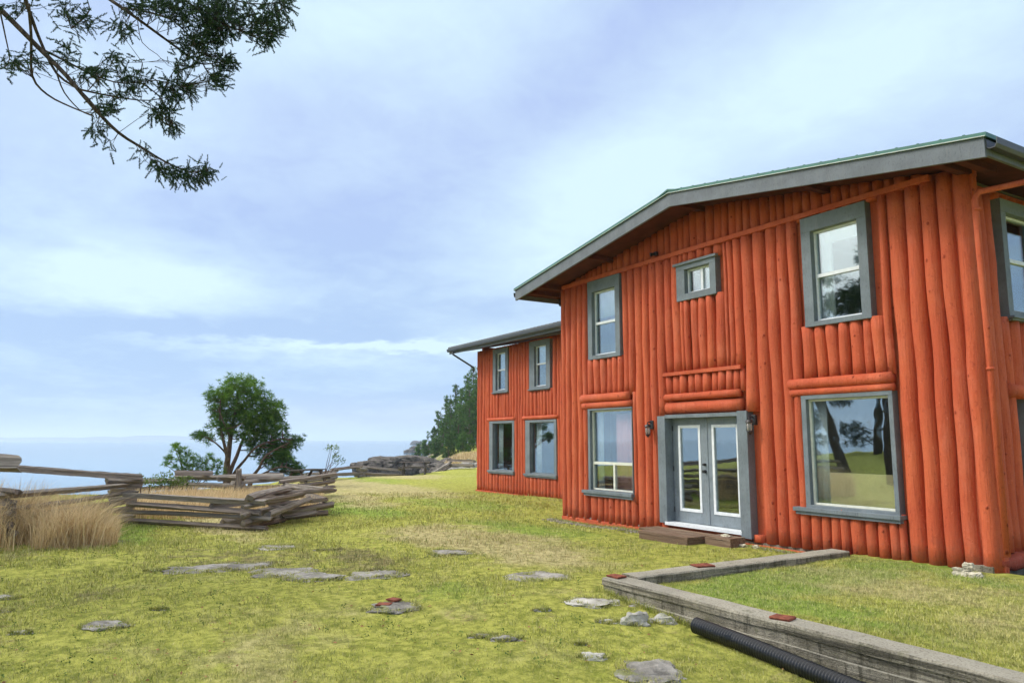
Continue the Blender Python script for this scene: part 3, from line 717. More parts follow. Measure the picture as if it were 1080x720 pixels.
A = [(XM - .28, roofz(XM - .28) + .05), (XM, 6.31 + .085), (XM + .28, roofz(XM + .28) + .05), (XM + .28, roofz(XM + .28) + .035), (XM, 6.31 + .05), (XM - .28, roofz(XM - .28) + .035)]
f0 = [bm.verts.new((x, GY0 - .04, z)) for x, z in A]; f1 = [bm.verts.new((x, GY1 + .04, z)) for x, z in A]
for i in range(6): bm.faces.new((f0[i], f0[(i + 1) % 6], f1[(i + 1) % 6], f1[i]))
bm.faces.new(f0[::-1]); bm.faces.new(f1); meshobj('ridge_cap', bm, M_green, sheet)
bm = bmesh.new()
tube(bm, [(EL - .03, GY0 - .030, roofz(EL) + .004), (XM, GY0 - .030, 6.314), (ER + .03, GY0 - .030, roofz(ER) + .004)], .007, 6)
meshobj('edge_flashing', bm, material('bare_metal_edge', f_plain((.45, .50, .48), .1, 9), .3, .5), sheet)
# purlins carrying the overhang
for x in (EL + .42, -13.0, XM, -7.4, ER - .42, XR + .02, XL + .08):
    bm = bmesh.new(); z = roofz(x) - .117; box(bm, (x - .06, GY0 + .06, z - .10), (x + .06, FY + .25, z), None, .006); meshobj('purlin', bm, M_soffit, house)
# eave fascia and gutters
for sx, ex in ((-1, EL), (1, ER)):
    bm = bmesh.new(); z = roofz(ex)
    box(bm, (ex - .0 * sx, GY0 + .052, z - FD + .03), (ex - .04 * sx, GY1 - .052, z - .01)); meshobj('eave_board', bm, M_fascia, house)
    bm = bmesh.new(); prof = [(0, 0), (0, -.11), (.03, -.125), (.10, -.125), (.125, -.08), (.13, 0), (.122, 0), (.117, -.075), (.095, -.115), (.035, -.115), (.008, -.10), (.008, 0)]
    f0 = [bm.verts.new((ex + sx * (.006 + a), GY0 + .03, z - .03 + c)) for a, c in prof]; f1 = [bm.verts.new((ex + sx * (.006 + a), GY1 - .03, z - .03 + c)) for a, c in prof]
    n = len(prof)
    for i in range(n): bm.faces.new((f0[i], f0[(i + 1) % n], f1[(i + 1) % n], f1[i]))
    bm.faces.new(f0); bm.faces.new(f1[::-1]); meshobj('gutter', bm, M_gutter, house)
# downspouts
bm = bmesh.new(); z = roofz(ER) - .14
tube(bm, [(ER + .07, 10.95, z), (ER + .06, 10.95, z - .12), (ER + .0, 10.92, z - .2)], .045, 10)
dsp = meshobj('downspout_outlet', bm, M_gutter, house, smooth=True)
bm = bmesh.new()
tube(bm, [(ER - .0, 10.92, z - .19), (-5.05, 10.50, 4.97), (-5.08, 10.44, 4.86), (-5.06, 10.44, 3.0), (-5.05, 10.44, .14)], .042, 10)
for zz in (4.72, 2.55): tube(bm, [(-5.06, 10.44, zz - .02), (-5.06, 10.44, zz + .02)], .052, 10)
meshobj('downspout', bm, M_red, house, smooth=True)
bm = bmesh.new(); z = roofz(EL) - .15
tube(bm, [(EL + .25, 10.9, z + .02), (EL + .27, 10.9, z - .15), (EL + .45, 10.9, z - .22), (XL - .08, 10.9, z - .30), (XL - .09, 10.9, z - .6), (XL - .09, 10.9, -.1)], .038, 8)
meshobj('downspout', bm, M_gutter, house, smooth=True)
# side wall, right
TS = Tside(XR)
SW = [((11.52, 12.75, 3.37, 5.13), (11.66, 12.60, 3.47, 4.93)), ((11.80, 13.6, .5, 2.2), (11.9, 13.5, .56, 2.14))]
bm = bmesh.new(); sr = random.Random(5); b_ = [10.66, 10.93, 11.18, 11.42, 11.62]; x = 11.62
while x < 22.6: x += sr.uniform(.2, .3); b_.append(x)
logs(bm, b_, .12, 5.20, TS, sr, [s[0] for s in SW])
meshobj('log_wall', bm, M_red, house, smooth=True)
bm = bmesh.new(); wall_cells(bm, 10.6, b_[-1], -.4, 5.3, [(s[1][0], s[1][1], s[1][2], s[1][3]) for s in SW], TS, -.24, -.13); meshobj('wall_backing', bm, M_red, house)
bm = bmesh.new(); log_h(bm, 11.36, 13.8, 2.22, 2.40, TS, sr, .07); meshobj('lintel_log', bm, M_red, house, smooth=True)
for s in SW: window(house, TS, s[0], s[1], sash=4.25 if s[0][2] > 3 else None, sill=(s[0][0] - .02, s[0][1] + .02, s[0][2] - .05, s[0][2] + .01))
bm = bmesh.new(); pts = []; 
for i in range(20): pts.append((XR + .03 + sr.uniform(-.03, .03), 10.60 + i * .30, .01 + sr.uniform(-.03, .03)))
tube(bm, pts, [.05] + [.115 + sr.uniform(-.03, .025) for _ in pts[1:]], 14, wob=.18, rn=sr); meshobj('sill_log', bm, M_rot, house, smooth=True)
bm = bmesh.new(); box(bm, (XR - .3, 10.5, -.7), (XR + .02, 22.6, -.02)); meshobj('foundation', bm, M_conc, house)
# left wall and back, seen only in part
bm = bmesh.new(); TL = lambda u, o, z: (XL - o, u, z); b_ = list(np.arange(10.66, 22.6, .26)); logs(bm, b_, -.25, 5.30, TL, sr); meshobj('log_wall', bm, M_red, house, smooth=True)
bm = bmesh.new(); box(bm, (XL + .01, 10.75, -.5), (XL + .12, 22.5, 5.3)); box(bm, (XL + .12, 22.4, -.5), (XR, 22.5, 5.6)); meshobj('wall_backing', bm, M_red, house)
# interior
bm = bmesh.new(); box(bm, (XL + .14, 10.76, -.02), (XR - .26, 22.3, .0)); box(bm, (XL + .14, 10.76, 2.75), (XR - .26, 22.3, 2.95)); meshobj('floor', bm, M_innerfloor, house)
bm = bmesh.new(); box(bm, (XL + .14, 15.0, .0), (XR - .26, 15.1, 2.75)); box(bm, (XL + .14, 14.0, 2.95), (XR - .26, 14.1, 5.4))
for x in (-11.9, -8.9): box(bm, (x, 10.78, 0), (x + .08, 15, 2.75)); box(bm, (x - .2, 10.78, 2.95), (x - .12, 14, 5.4))
box(bm, (XL + .14, 10.76, 5.41), (XR - .26, 22.2, 5.46)); meshobj('interior_wall', bm, M_inner, house)

# ------------------------------------------------------------------ annex
AY = 14.8; AX0, AX1 = -27.32, XL - .03
annex = empty('log_annex', ((AX0 + AX1) / 2, AY, -.4), 'lower red log wing with a grey shed roof, set back behind the gabled house', 'house wing')
TA = Tfront(AY); ar = random.Random(21)
AW = [((-26.20, -24.28, .37, 2.36), (-25.93, -24.42, .45, 2.27)), ((-23.48, -21.45, .34, 2.34), (-23.18, -21.60, .42, 2.25)),
      ((-25.93, -24.75, 3.48, 5.24), (-25.70, -24.95, 3.58, 5.06)), ((-23.20, -21.82, 3.45, 5.24), (-22.85, -22.08, 3.56, 5.04))]
bm = bmesh.new(); x = AX0; b_ = [x]
while x < AX1 - .3: x += ar.uniform(.17, .27); b_.append(x)
b_.append(AX1)
logs(bm, b_, -.44, 5.30, TA, ar, [a[0] for a in AW]); meshobj('log_wall', bm, M_red, annex, smooth=True)
bm = bmesh.new(); wall_cells(bm, AX0, AX1, -.6, 5.3, [a[1] for a in AW], TA, -.24, -.13); meshobj('wall_backing', bm, M_red, annex)
for i, a in enumerate(AW):
    if i < 2: window(annex, TA, a[0], a[1], frame_m=M_grey, sill=(a[0][0] - .05, a[0][1] + .05, a[0][2] - .06, a[0][2] + .06), rec=.08, fw=.03, curtain=[(a[1][0] + .15, a[1][0] + .5, .4, 2.3, M_curtain, True)])
    else: window(annex, TA, a[0], a[1], sash=4.38, rec=.08, curtain=[(a[1][0], a[1][1], 4.42, 5.06, M_curtain, False)], sill=(a[0][0] - .02, a[0][1] + .02, a[0][2] - .04, a[0][2] + .01))
for a, b in ((-26.35, -24.2), (-23.65, -21.35)):
    bm = bmesh.new(); log_h(bm, a, b, 2.36, 2.50, TA, ar, .05); meshobj('lintel_log', bm, M_red, annex, smooth=True)
bm = bmesh.new(); box(bm, (AX0, -.1, -.52), (AX1, .02, -.40), TA, .01); meshobj('base_board', bm, M_red, annex)
bm = bmesh.new(); b2 = list(np.arange(AY + .14, AY + 7.9, .25)); logs(bm, b2, -.44, 5.3, lambda u, o, z: (AX0 - o, u, z), ar); meshobj('log_wall', bm, M_red, annex, smooth=True)
bm = bmesh.new(); box(bm, (AX0 + .01, AY + .25, -.6), (AX0 + .12, AY + 8, 5.5)); box(bm, (AX0 + .12, AY + 7.9, -.6), (AX1, AY + 8, 5.9)); meshobj('wall_backing', bm, M_red, annex)
RY0, RY1, RX0, RX1 = 14.0, 23.6, -28.3, AX1 + .0
rz = lambda y: 5.50 + .20 * (y - RY0)
def slab(y0, y1, x0, x1, t, b, name, m, parent):
    bm = bmesh.new(); P = [(x, y, rz(y) + k) for k in (b, t) for x, y in ((x0, y0), (x1, y0), (x1, y1), (x0, y1))]
    v = [bm.verts.new(p) for p in P]
    for f in ((0, 3, 2, 1), (4, 5, 6, 7), (0, 1, 5, 4), (1, 2, 6, 5), (2, 3, 7, 6), (3, 0, 4, 7)): bm.faces.new([v[i] for i in f])
    return meshobj(name, bm, m, parent)
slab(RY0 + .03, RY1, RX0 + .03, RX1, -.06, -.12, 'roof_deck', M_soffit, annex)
# corrugated sheet with real ribs
bm = bmesh.new(); xs = np.arange(RX0 - .03, RX1 - .02, .04)
prevv = None
for x in xs:
    rib = .028 if (x * 1000) % 240 < 70 else 0
    q = [bm.verts.new((x, RY0 - .05, rz(RY0 - .05) + .02 + rib)), bm.verts.new((x, RY1, rz(RY1) + .02 + rib)), bm.verts.new((x, RY1, rz(RY1) - .03)), bm.verts.new((x, RY0 - .05, rz(RY0 - .05) - .03))]
    if prevv:
        for k in range(4): bm.faces.new((prevv[k], prevv[(k + 1) % 4], q[(k + 1) % 4], q[k]))
    else: bm.faces.new(q)
    prevv = q
bm.faces.new(prevv[::-1]); meshobj('roof', bm, M_roofgrey, annex)
bm = bmesh.new(); box(bm, (RX0, RY0 - .0, rz(RY0) - .27), (RX1, RY0 + .03, rz(RY0) - .035)); meshobj('fascia_board', bm, M_fascia, annex)
slab(RY0 + .032, RY1, RX0, RX0 + .035, -.035, -.24, 'fascia_board', M_fascia, annex)
bm = bmesh.new(); z = rz(RY0) - .06
f0 = [bm.verts.new((RX0 + .02, RY0 - .006 - a, z + c)) for a, c in prof]; f1 = [bm.verts.new((RX1 - .6, RY0 - .006 - a, z + c)) for a, c in prof]
for i in range(len(prof)): bm.faces.new((f0[i], f0[(i + 1) % len(prof)], f1[(i + 1) % len(prof)], f1[i]))
bm.faces.new(f0); bm.faces.new(f1[::-1]); meshobj('gutter', bm, M_gutter, annex)
bm = bmesh.new(); tube(bm, [(RX0 + .45, RY0 - .06, z - .12), (RX0 + .45, RY0 - .05, z - .25), (AX0 - .1, AY - .1, z - .80), (AX0 - .1, AY - .08, z - 1.0)], .038, 8)
meshobj('downspout', bm, M_gutter, annex, smooth=True)
bm = bmesh.new(); box(bm, (AX0 + .14, AY + .3, -.3), (AX1 - .1, AY + 7.8, -.25)); box(bm, (AX0 + .14, AY + .3, 2.8), (AX1 - .1, AY + 7.8, 2.95)); meshobj('floor', bm, M_innerfloor, annex)
bm = bmesh.new(); box(bm, (AX0 + .14, AY + 3, -.25), (AX1 - .1, AY + 3.1, 2.8)); box(bm, (AX0 + .14, AY + 3, 2.95), (AX1 - .1, AY + 3.1, 5.3)); box(bm, (-24, AY + .3, -.25), (-23.9, AY + 3, 5.3)); meshobj('interior_wall', bm, M_inner, annex)

# ------------------------------------------------------------------ garden wall, pipe, bricks, steps
def noisy_bar(bm, x0, x1, y0, y1, z0, z1, step=.12, amp=.008, profile=None):
    """long masonry bar cut into short lengths so its faces and edges can be uneven; runs along X (T swaps)"""
    n = max(1, int((x1 - x0) / step)); prof = profile or [(y0, z0), (y1, z0), (y1, z1 - .02), (y1 - .02, z1), (y0 + .02, z1), (y0, z1 - .02)]
    rings = []
    for i in range(n + 1):
        x = x0 + (x1 - x0) * i / n
        rings.append([(x, y + amp * mnoise.noise((x * 2.3, y * 3, z * 9)) + amp * .6 * mnoise.noise((x * 9, y * 8, z * 20)), z + (amp * mnoise.noise((x * 3, y * 7 + 5, z * 7)) if z > z0 + .05 else 0)) for y, z in prof])
    return rings
def bar_mesh(bm, rings, T=lambda x, y, z: (x, y, z)):
    V = [[bm.verts.new(T(*p)) for p in r] for r in rings]; k = len(V[0])
    for a, b in zip(V, V[1:]):
        for j in range(k): bm.faces.new((a[j], a[(j + 1) % k], b[(j + 1) % k], b[j]))
    bm.faces.new(V[0][::-1]); bm.faces.new(V[-1])
gw = empty('garden_wall', (WX0, WY0, -.2), 'low board-marked concrete retaining wall in an L round the raised lawn', 'retaining wall')
bm = bmesh.new(); zt = -.045
prof_n = [(WY0, -.9), (WY1, -.9), (WY1, zt - .015), (WY1 - .015, zt), (WY0 + .02, zt), (WY0, zt - .02), (WY0 + .002, zt - .085), (WY0 + .022, zt - .092), (WY0 + .024, zt - .185), (WY0 + .004, zt - .192)]
bar_mesh(bm, noisy_bar(bm, WX0, 6, WY0, WY1, -.9, zt, profile=prof_n)); meshobj('wall_arm', bm, M_conc, gw)
bm = bmesh.new(); prof_f = [(WX0, -.9), (WX1, -.9), (WX1, zt + .005), (WX1 - .02, zt + .02), (WX0 + .02, zt + .02), (WX0, zt)]
bar_mesh(bm, noisy_bar(bm, WY1 + .003, 10.22, 0, 0, -.9, zt, profile=prof_f), lambda u, a, z: (a, u, z)); meshobj('wall_arm', bm, M_conc, gw)
M_rust = material('rusty_brick', f_plain((.20, .065, .04), .45, 14, .01), .85, .15)
def brickobj(x, y, z, rzv, label, sx=.2, sy=.095, sz=.028, tilt=0):
    bm = bmesh.new(); box(bm, (-sx / 2, -sy / 2, 0), (sx / 2, sy / 2, sz), None, .006)
    for v in bm.verts: v.co += Vector((rnd.uniform(-.006, .006), rnd.uniform(-.006, .006), rnd.uniform(-.004, .004)))
    bmesh.ops.rotate(bm, verts=bm.verts, matrix=Matrix.Rotation(tilt, 3, 'Y') @ Matrix.Rotation(rzv, 3, 'Z')); bmesh.ops.translate(bm, verts=bm.verts, vec=(x, y, z))
    o = meshobj('brick', bm, M_rust); return tag(o, label, 'brick', 'loose rusty red bricks')
brickobj(-4.88, 5.93, zt + .002, .25, 'rust red brick lying on the wall top above the black pipe', .19, .16, .022)
brickobj(-7.30, 7.35, zt + .022, 1.3, 'rust red brick lying across the middle of the far wall arm', .26, .2, .02)
brickobj(-7.36, 5.95, zt + .004, .1, 'rust red brick lying on the corner of the garden wall', .2, .15, .02)
# corrugated drain pipe
bm = bmesh.new(); P0, P1 = Vector((-5.68, 5.60, -.235)), Vector((-1.2, 5.55, -.47)); n = int((P1 - P0).length / .0075)
pts = []; rad = []
for i in range(n + 1):
    t = i / n; p = P0.lerp(P1, t); p.y += .02 * math.sin(t * 7); p.z += .012 * math.sin(t * 9 + 1) - .02 * math.sin(math.pi * t)
    pts.append(p); rad.append(.070 + .010 * (1 if (i % 4) < 2 else -.35))
rings = tube(bm, pts, rad, 20, cap=False)
# wall thickness at the open end
inner = [bm.verts.new(P0 + (v.co - P0) * .84) for v in rings[0]]; deep = [bm.verts.new(v.co + (P1 - P0).normalized() * .5) for v in inner]
for k in range(20):
    bm.faces.new((rings[0][k], inner[k], inner[(k + 1) % 20], rings[0][(k + 1) % 20])); bm.faces.new((inner[k], deep[k], deep[(k + 1) % 20], inner[(k + 1) % 20]))
bm.faces.new(deep)
pipe = meshobj('drain_pipe', bm, M_pipe, smooth=True); tag(pipe, 'black corrugated plastic drain pipe lying along the foot of the concrete wall', 'pipe')

# wood grain
def grain_obj(name, bm_or_data, m, parent=None): pass
def rail_geo(a, b, r, rn, seg=8, wedge=.35, taper=.0):
    a, b = Vector(a), Vector(b); L = (b - a).length; n = max(3, int(L / .22)); d = (b - a).normalized()
    u = d.cross(Vector((0, 0, 1)));  u = u.normalized() if u.length > .01 else Vector((1, 0, 0)); v = u.cross(d)
    shape = [1 + rn.uniform(-wedge * 1.5, wedge * .9) for _ in range(seg)]; tw = rn.uniform(-.6, .6); ph = rn.uniform(0, 6); so = rn.uniform(0, 40)
    V = []; G = []; F_ = []
    for i in range(n + 1):
        t = i / n; p = a.lerp(b, t) + u * (.018 * math.sin(t * 4 + ph)) + v * (.018 * math.sin(t * 3 + ph * 2))
        for k in range(seg):
            an = 2 * math.pi * k / seg + tw * t; rr = r * shape[k] * (1 - taper * t) * (1 + rn.uniform(-.08, .08))
            jag = d * rn.uniform(-.05, .05) if i in (0, n) else Vector()
            q = p + u * math.cos(an) * rr * 1.15 + v * math.sin(an) * rr * .9 + jag
            V.append(tuple(q)); G.append((t * L + so, math.cos(2 * math.pi * k / seg) * .5, math.sin(2 * math.pi * k / seg) * .5))
    for i in range(n):
        for k in range(seg): F_.append((i * seg + k, i * seg + (k + 1) % seg, (i + 1) * seg + (k + 1) % seg, (i + 1) * seg + k))
    caps = [list(range(seg))[::-1], list(range(n * seg, (n + 1) * seg))]
    return V, F_, G, caps
def geo_obj(name, geos, m, parent=None):
    V = []; F_ = []; G = []
    for v, f, g, caps in geos:
        o = len(V); V += v; G += g; F_ += [tuple(i + o for i in q) for q in f] + [tuple(i + o for i in q) for q in caps]
    me = bpy.data.meshes.new(name); me.from_pydata(V, [], F_)
    at_ = me.attributes.new('grain', 'FLOAT_VECTOR', 'POINT'); at_.data.foreach_set('vector', np.array(G, np.float32).ravel())
    me.materials.append(m); o = bpy.data.objects.new(name, me); col.objects.link(o)
    if parent is not None: setparent(o, parent)
    return o
def plank(a, b, wdt, th, up=(0, 0, 1), rn=rnd):
    a, b = Vector(a), Vector(b); d = (b - a).normalized(); up = Vector(up); s = d.cross(up).normalized(); up = s.cross(d)
    so = rn.uniform(0, 40); V = []; G = []
    for t, e in ((0, a), (1, b)):
        for i, (p, q) in enumerate(((-1, -1), (1, -1), (1, 1), (-1, 1))):
            V.append(tuple(e + s * p * wdt / 2 + up * q * th / 2)); G.append(((b - a).length * t + so, p * .5, q * .5 * th / wdt))
    return V, [(0, 1, 5, 4), (1, 2, 6, 5), (2, 3, 7, 6), (3, 0, 4, 7)], G, [[3, 2, 1, 0], [4, 5, 6, 7]]
M_deck = material('old_brown_wood', lambda nt, b: f_wood(nt, b, (.13, .065, .04), (.46, .32, .21)), .9, .12)
M_table = material('dark_weathered_wood', lambda nt, b: f_wood(nt, b, (.045, .042, .038), (.16, .15, .135)), .9, .12)
deck = empty('wooden_step', (-10.5, 10, -.24), 'worn brown plank step lying before the grey french doors', 'step')
for i in range(5):
    y = 9.63 + i * .165; x0 = -11.13 if i < 2 else -11.5
    geo_obj('plank', [plank((x0 + rnd.uniform(-.02, .02), y, -.105), (-9.83 + rnd.uniform(-.015, .015), y, -.105 + rnd.uniform(-.006, .006)), .155, .038)], M_deck, deck)
geo_obj('riser', [plank((-11.12, 9.575, -.195), (-9.84, 9.565, -.195), .03, .135)], M_deck, deck)
geo_obj('riser', [plank((-11.12, 9.59, -.195), (-11.12, 10.38, -.195), .03, .135)], M_deck, deck)
geo_obj('riser', [plank((-9.85, 9.59, -.195), (-9.85, 10.38, -.195), .03, .135)], M_deck, deck)
blk = geo_obj('timber_block', [plank((-9.79, 10.12, -.155), (-9.22, 10.14, -.155), .38, .19)], M_deck); tag(blk, 'short square brown timber block at the right end of the door step', 'timber block')

# ------------------------------------------------------------------ rocks
def rock(name, loc, size, seed, m, label, cat, group=None, rzv=0, sub=4, rough=.55, parent=None):
    bm = bmesh.new(); bmesh.ops.create_icosphere(bm, subdivisions=sub, radius=1); o_ = Vector((seed * 3.7, seed * 1.9, seed * 5.1))
    M = Matrix.Rotation(rzv, 3, 'Z')
    for v in bm.verts:
        p = v.co.copy(); k = 1 + rough * mnoise.noise(p * 1.3 + o_) + rough * .5 * mnoise.noise(p * 3.1 + o_) + rough * .3 * mnoise.noise(p * 7 + o_) + rough * .14 * mnoise.noise(p * 15 + o_)
        q = p * k; q.x = math.copysign(abs(q.x) ** .85, q.x); q.y = math.copysign(abs(q.y) ** .85, q.y)
        q.z = math.copysign(abs(q.z) ** .7, q.z)
        v.co = Vector(loc) + M @ Vector((q.x * size[0], q.y * size[1], q.z * size[2]))
    ob = meshobj(name, bm, m, parent, smooth=True)
    ob.data.set_sharp_from_angle(angle=R(28))
    if label: tag(ob, label, cat, group)
    return ob
RING = []
ROCKS = [
    (573, 609, 29, .9, .045, 'large flat grey rock in the moss left of the garden wall corner'),
    (624, 635, 24, .8, .04, 'long flat pale rock below the garden wall corner'),
    (669, 657, 14, .55, .10, 'brightest rounded white rock in the cluster beside the wall'),
    (698, 656, 13, .5, .07, 'pale pointed rock nearest the open end of the black pipe'),
    (640, 656, 11, .45, .035, 'small low rock just left of the bright white rock'),
    (676, 638, 11, .5, .04, 'mossy rock tucked against the foot of the wall'),
    (572, 644, 8, .35, .03, 'tiny pale rock alone in the moss below the large flat rock'),
    (533, 674, 15, .55, .035, 'flat grey stone at the right of the low pair in the moss'),
    (509, 671, 12, .5, .025, 'dark earthy stone at the left of the low pair in the moss'),
    (625, 694, 13, .5, .05, 'small pale cracked rock below the cluster by the wall'),
    (613, 680, 5, .3, .03, 'pebble sized rock just above the small cracked rock'),
    (686, 709, 29, 1.4, .05, 'dark mottled rock slab at the bottom edge of the picture'),
    (417, 641, 25, .8, .035, 'flat rock with two red brick pieces on its left end'),
    (474, 583, 22, .9, .03, 'thin grey rock strip far up the lawn'),
    (398, 605, 26, .9, .03, 'thin flat rock to the right of the long slab'),
    (114, 660, 19, .75, .045, 'oval grey rock alone on the left side of the lawn'),
    (168, 643, 7, .35, .02, 'small faint stone right of the oval grey rock'),
    (22, 668, 9, .4, .03, 'small pale stone low on the left edge of the lawn'),
    (4, 631, 12, .6, .05, 'grey rock cut by the left edge of the picture, upper one'),
    (3, 645, 8, .45, .03, 'grey rock cut by the left edge of the picture, lower one'),
    (102, 572, 24, .7, .025, 'narrow tan rock strip in front of the dry grass'),
    (298, 577, 20, .8, .03, 'grey slab at the top of the worn earth patch'),
    (163, 602, 9, .5, .025, 'small pale stone left of the long slab'),
    (345, 580, 12, .5, .02, 'thin stone at the right of the worn earth patch'),
]
SLAB = [(218, 600, 34, 1.3, .05), (262, 598, 30, .8, .035), (300, 604, 30, .9, .04), (330, 610, 27, 1.1, .05)]
for i, (px, py, wpx, asp, hgt, lab) in enumerate(ROCKS):
    g = ground(px, py); r_ = math.hypot(g.x, g.y); hw = wpx / FPX * r_ * .98; dep = hw * asp if r_ < 9 else min(hw * 1.3, hw * asp)
    RING.append((g.x, g.y, hw * 1.08, dep))
    rock('rock', (g.x, g.y, g.z - hgt * .75), (hw * 1.12, dep * 1.05, hgt * 1.6), i + 1, M_rockpale if ('white' in lab or 'pale ' in lab) else M_rock, lab, 'rock', 'rocks showing through the lawn', YAW_ if False else math.atan2(RT.y, RT.x))
sl0 = empty('rock_slab', tuple(ground(280, 604)), 'longest grey bedrock slab crossing the lawn diagonally', 'rock', 'rocks showing through the lawn')
for i, (px, py, wpx, asp, hgt) in enumerate(SLAB):
    g = ground(px, py); r_ = math.hypot(g.x, g.y); hw = wpx / FPX * r_
    RING.append((g.x, g.y, hw, hw * .75))
    rock('slab_piece', (g.x, g.y, g.z - hgt * .5), (hw, hw * .75, hgt * 1.45), 40 + i, M_rock, None, None, None, math.atan2(RT.y, RT.x) + .25, parent=sl0)
g = ground(405, 641); brickobj(g.x, g.y, g.z + .035, .9, 'red brick piece on the flat rock, left one of two', .17, .13, .02)
g = ground(411, 637); brickobj(g.x, g.y + .05, g.z + .04, .4, 'red brick piece on the flat rock, right one of two', .15, .12, .02)
g = ground(28, 556); rock('boulder', (g.x, g.y, g.z + .05), (.52, .45, .34), 61, M_rock, 'grey rounded boulder at the foot of the tall dry grass', 'boulder', 'boulders at the dry grass', .4)
g = ground(4, 558); rock('boulder', (g.x, g.y, g.z + .02), (.40, .4, .24), 66, M_rock, 'low grey boulder at the left edge beside the rounded one', 'boulder', 'boulders at the dry grass', .9)
M_pale = material('pale_stone', f_plain((.48, .44, .33), .3, 9, .02), .9, .15)
for i, (x, y, s, lab) in enumerate(((-5.42, 10.05, .11, 'pale stone leaning on the house corner, left of the rotten sill log'), (-5.24, 10.02, .085, 'small cream stone nearest the rotten sill log'), (-5.36, 10.10, .07, 'topmost cream stone of the little pile at the house corner'))):
    rock('stone', (x, y, -.09 + (.10 if i == 2 else 0)), (s, s * .8, s * .7), 70 + i, M_pale, lab, 'stone', 'stones at the house corner')
for i, (x, y) in enumerate(((-9.15, 10.2), (-8.95, 10.28))):
    rock('stone', (x, y, -.19), (.07, .05, .035), 80 + i, M_pale, ['pale flat stone on the grass right of the timber block', 'smaller pale stone against the wall right of the timber block'][i], 'stone', 'stones at the door')
rock('stone', (-9.5, 10.15, -.05), (.1, .07, .025), 84, M_pale, 'flat pale stone resting on top of the timber block', 'stone', 'stones at the door')
# gravel drip line
def merged_boxes(name, P, S, m, label=None, cat=None, kind=None):
    base_ = np.array([(-1, -1, -1), (1, -1, -1), (1, 1, -1), (-1, 1, -1), (-1, -1, 1), (1, -1, 1), (1, 1, 1), (-1, 1, 1)], float) * .5
    Fb = np.array([(0, 3, 2, 1), (4, 5, 6, 7), (0, 1, 5, 4), (1, 2, 6, 5), (2, 3, 7, 6), (3, 0, 4, 7)])
    n = len(P); V = base_[None] * (.8 + .4 * rng.random((n, 8, 1))) * S[:, None, :]
    a = rng.random(n) * 6.28; c, s = np.cos(a)[:, None], np.sin(a)[:, None]
    V = np.stack([V[..., 0] * c - V[..., 1] * s, V[..., 0] * s + V[..., 1] * c, V[..., 2]], -1) + P[:, None, :]
    F_ = (Fb[None] + 8 * np.arange(n)[:, None, None]).reshape(-1, 4)
    o = rawmesh(name, V.reshape(-1, 3), F_, m); tag(o, label, cat, None, kind); return o
n = 1500; X = rng.uniform(-15.2, -11.6, n); Y = 10.36 - np.abs(rng.normal(0, .12, n)); Z = height(X, Y) + .005
X2 = rng.uniform(-9.0, -7.5, 300); Y2 = 10.38 - np.abs(rng.normal(0, .05, 300)); X = np.r_[X, X2]; Y = np.r_[Y, Y2]; Z = np.r_[Z, height(X2, Y2)]
S = np.stack([rng.uniform(.015, .06, len(X)), rng.uniform(.015, .05, len(X)), rng.uniform(.01, .03, len(X))], -1)
merged_boxes('gravel', np.stack([X, Y, Z], -1), S, material('grey_gravel', f_plain((.30, .27, .23), .5, 11), .95, .1), 'grey gravel and wood scraps along the foot of the log wall', 'gravel', 'stuff')

# ------------------------------------------------------------------ foliage scatter
def rotmats(D, roll):
    """matrices taking +X to D with a roll"""
    D = D / np.linalg.norm(D, axis=1, keepdims=True); ref = np.where(np.abs(D[:, 2:3]) < .93, np.array([[0, 0, 1.]]), np.array([[1., 0, 0]]))
    s = np.cross(ref, D); s /= np.linalg.norm(s, axis=1, keepdims=True); u = np.cross(D, s)
    c, n_ = np.cos(roll)[:, None], np.sin(roll)[:, None]
    return np.stack([D, s * c + u * n_, u * c - s * n_], -1)
def scatter_mesh(name, protoV, protoF, P, D, S, tone, m, parent=None, roll=None):
    n = len(P); roll = rng.random(n) * 6.28 if roll is None else roll
    Rm = rotmats(np.asarray(D, float), roll); V = np.einsum('nij,kj->nki', Rm, protoV) * np.asarray(S)[:, None, None] + np.asarray(P)[:, None, :]
    k = len(protoV); F_ = (protoF[None] + k * np.arange(n)[:, None, None]).reshape(-1, protoF.shape[1])
    me_o = rawmesh(name, V.reshape(-1, 3), F_, m)
    a = me_o.data.attributes.new('tone', 'FLOAT', 'POINT'); tn = np.repeat(np.asarray(tone, np.float32), k) + rng.normal(0, .08, n * k).astype(np.float32)
    a.data.foreach_set('value', np.clip(tn, 0, 1).astype(np.float32))
    if parent is not None: setparent(me_o, parent)
    return me_o
def proto_tuft(n, width, seed, spread=.9, back=.25):
    g = np.random.default_rng(seed); V = []; F_ = []
    for i in range(n):
        d = np.array([g.uniform(-back, 1), *(g.normal(0, spread, 2))]); d /= np.linalg.norm(d); L = g.uniform(.65, 1)
        s = np.cross(d, g.normal(size=3)); s /= np.linalg.norm(s); o = len(V); b0 = np.array([g.uniform(-.15, .15), 0, 0])
        V += [b0 - s * width, b0 + s * width, b0 + d * L * .55 + s * width * .8, b0 + d * L]; F_ += [(o, o + 1, o + 2), (o, o + 2, o + 3)]
    return np.array(V), np.array(F_)
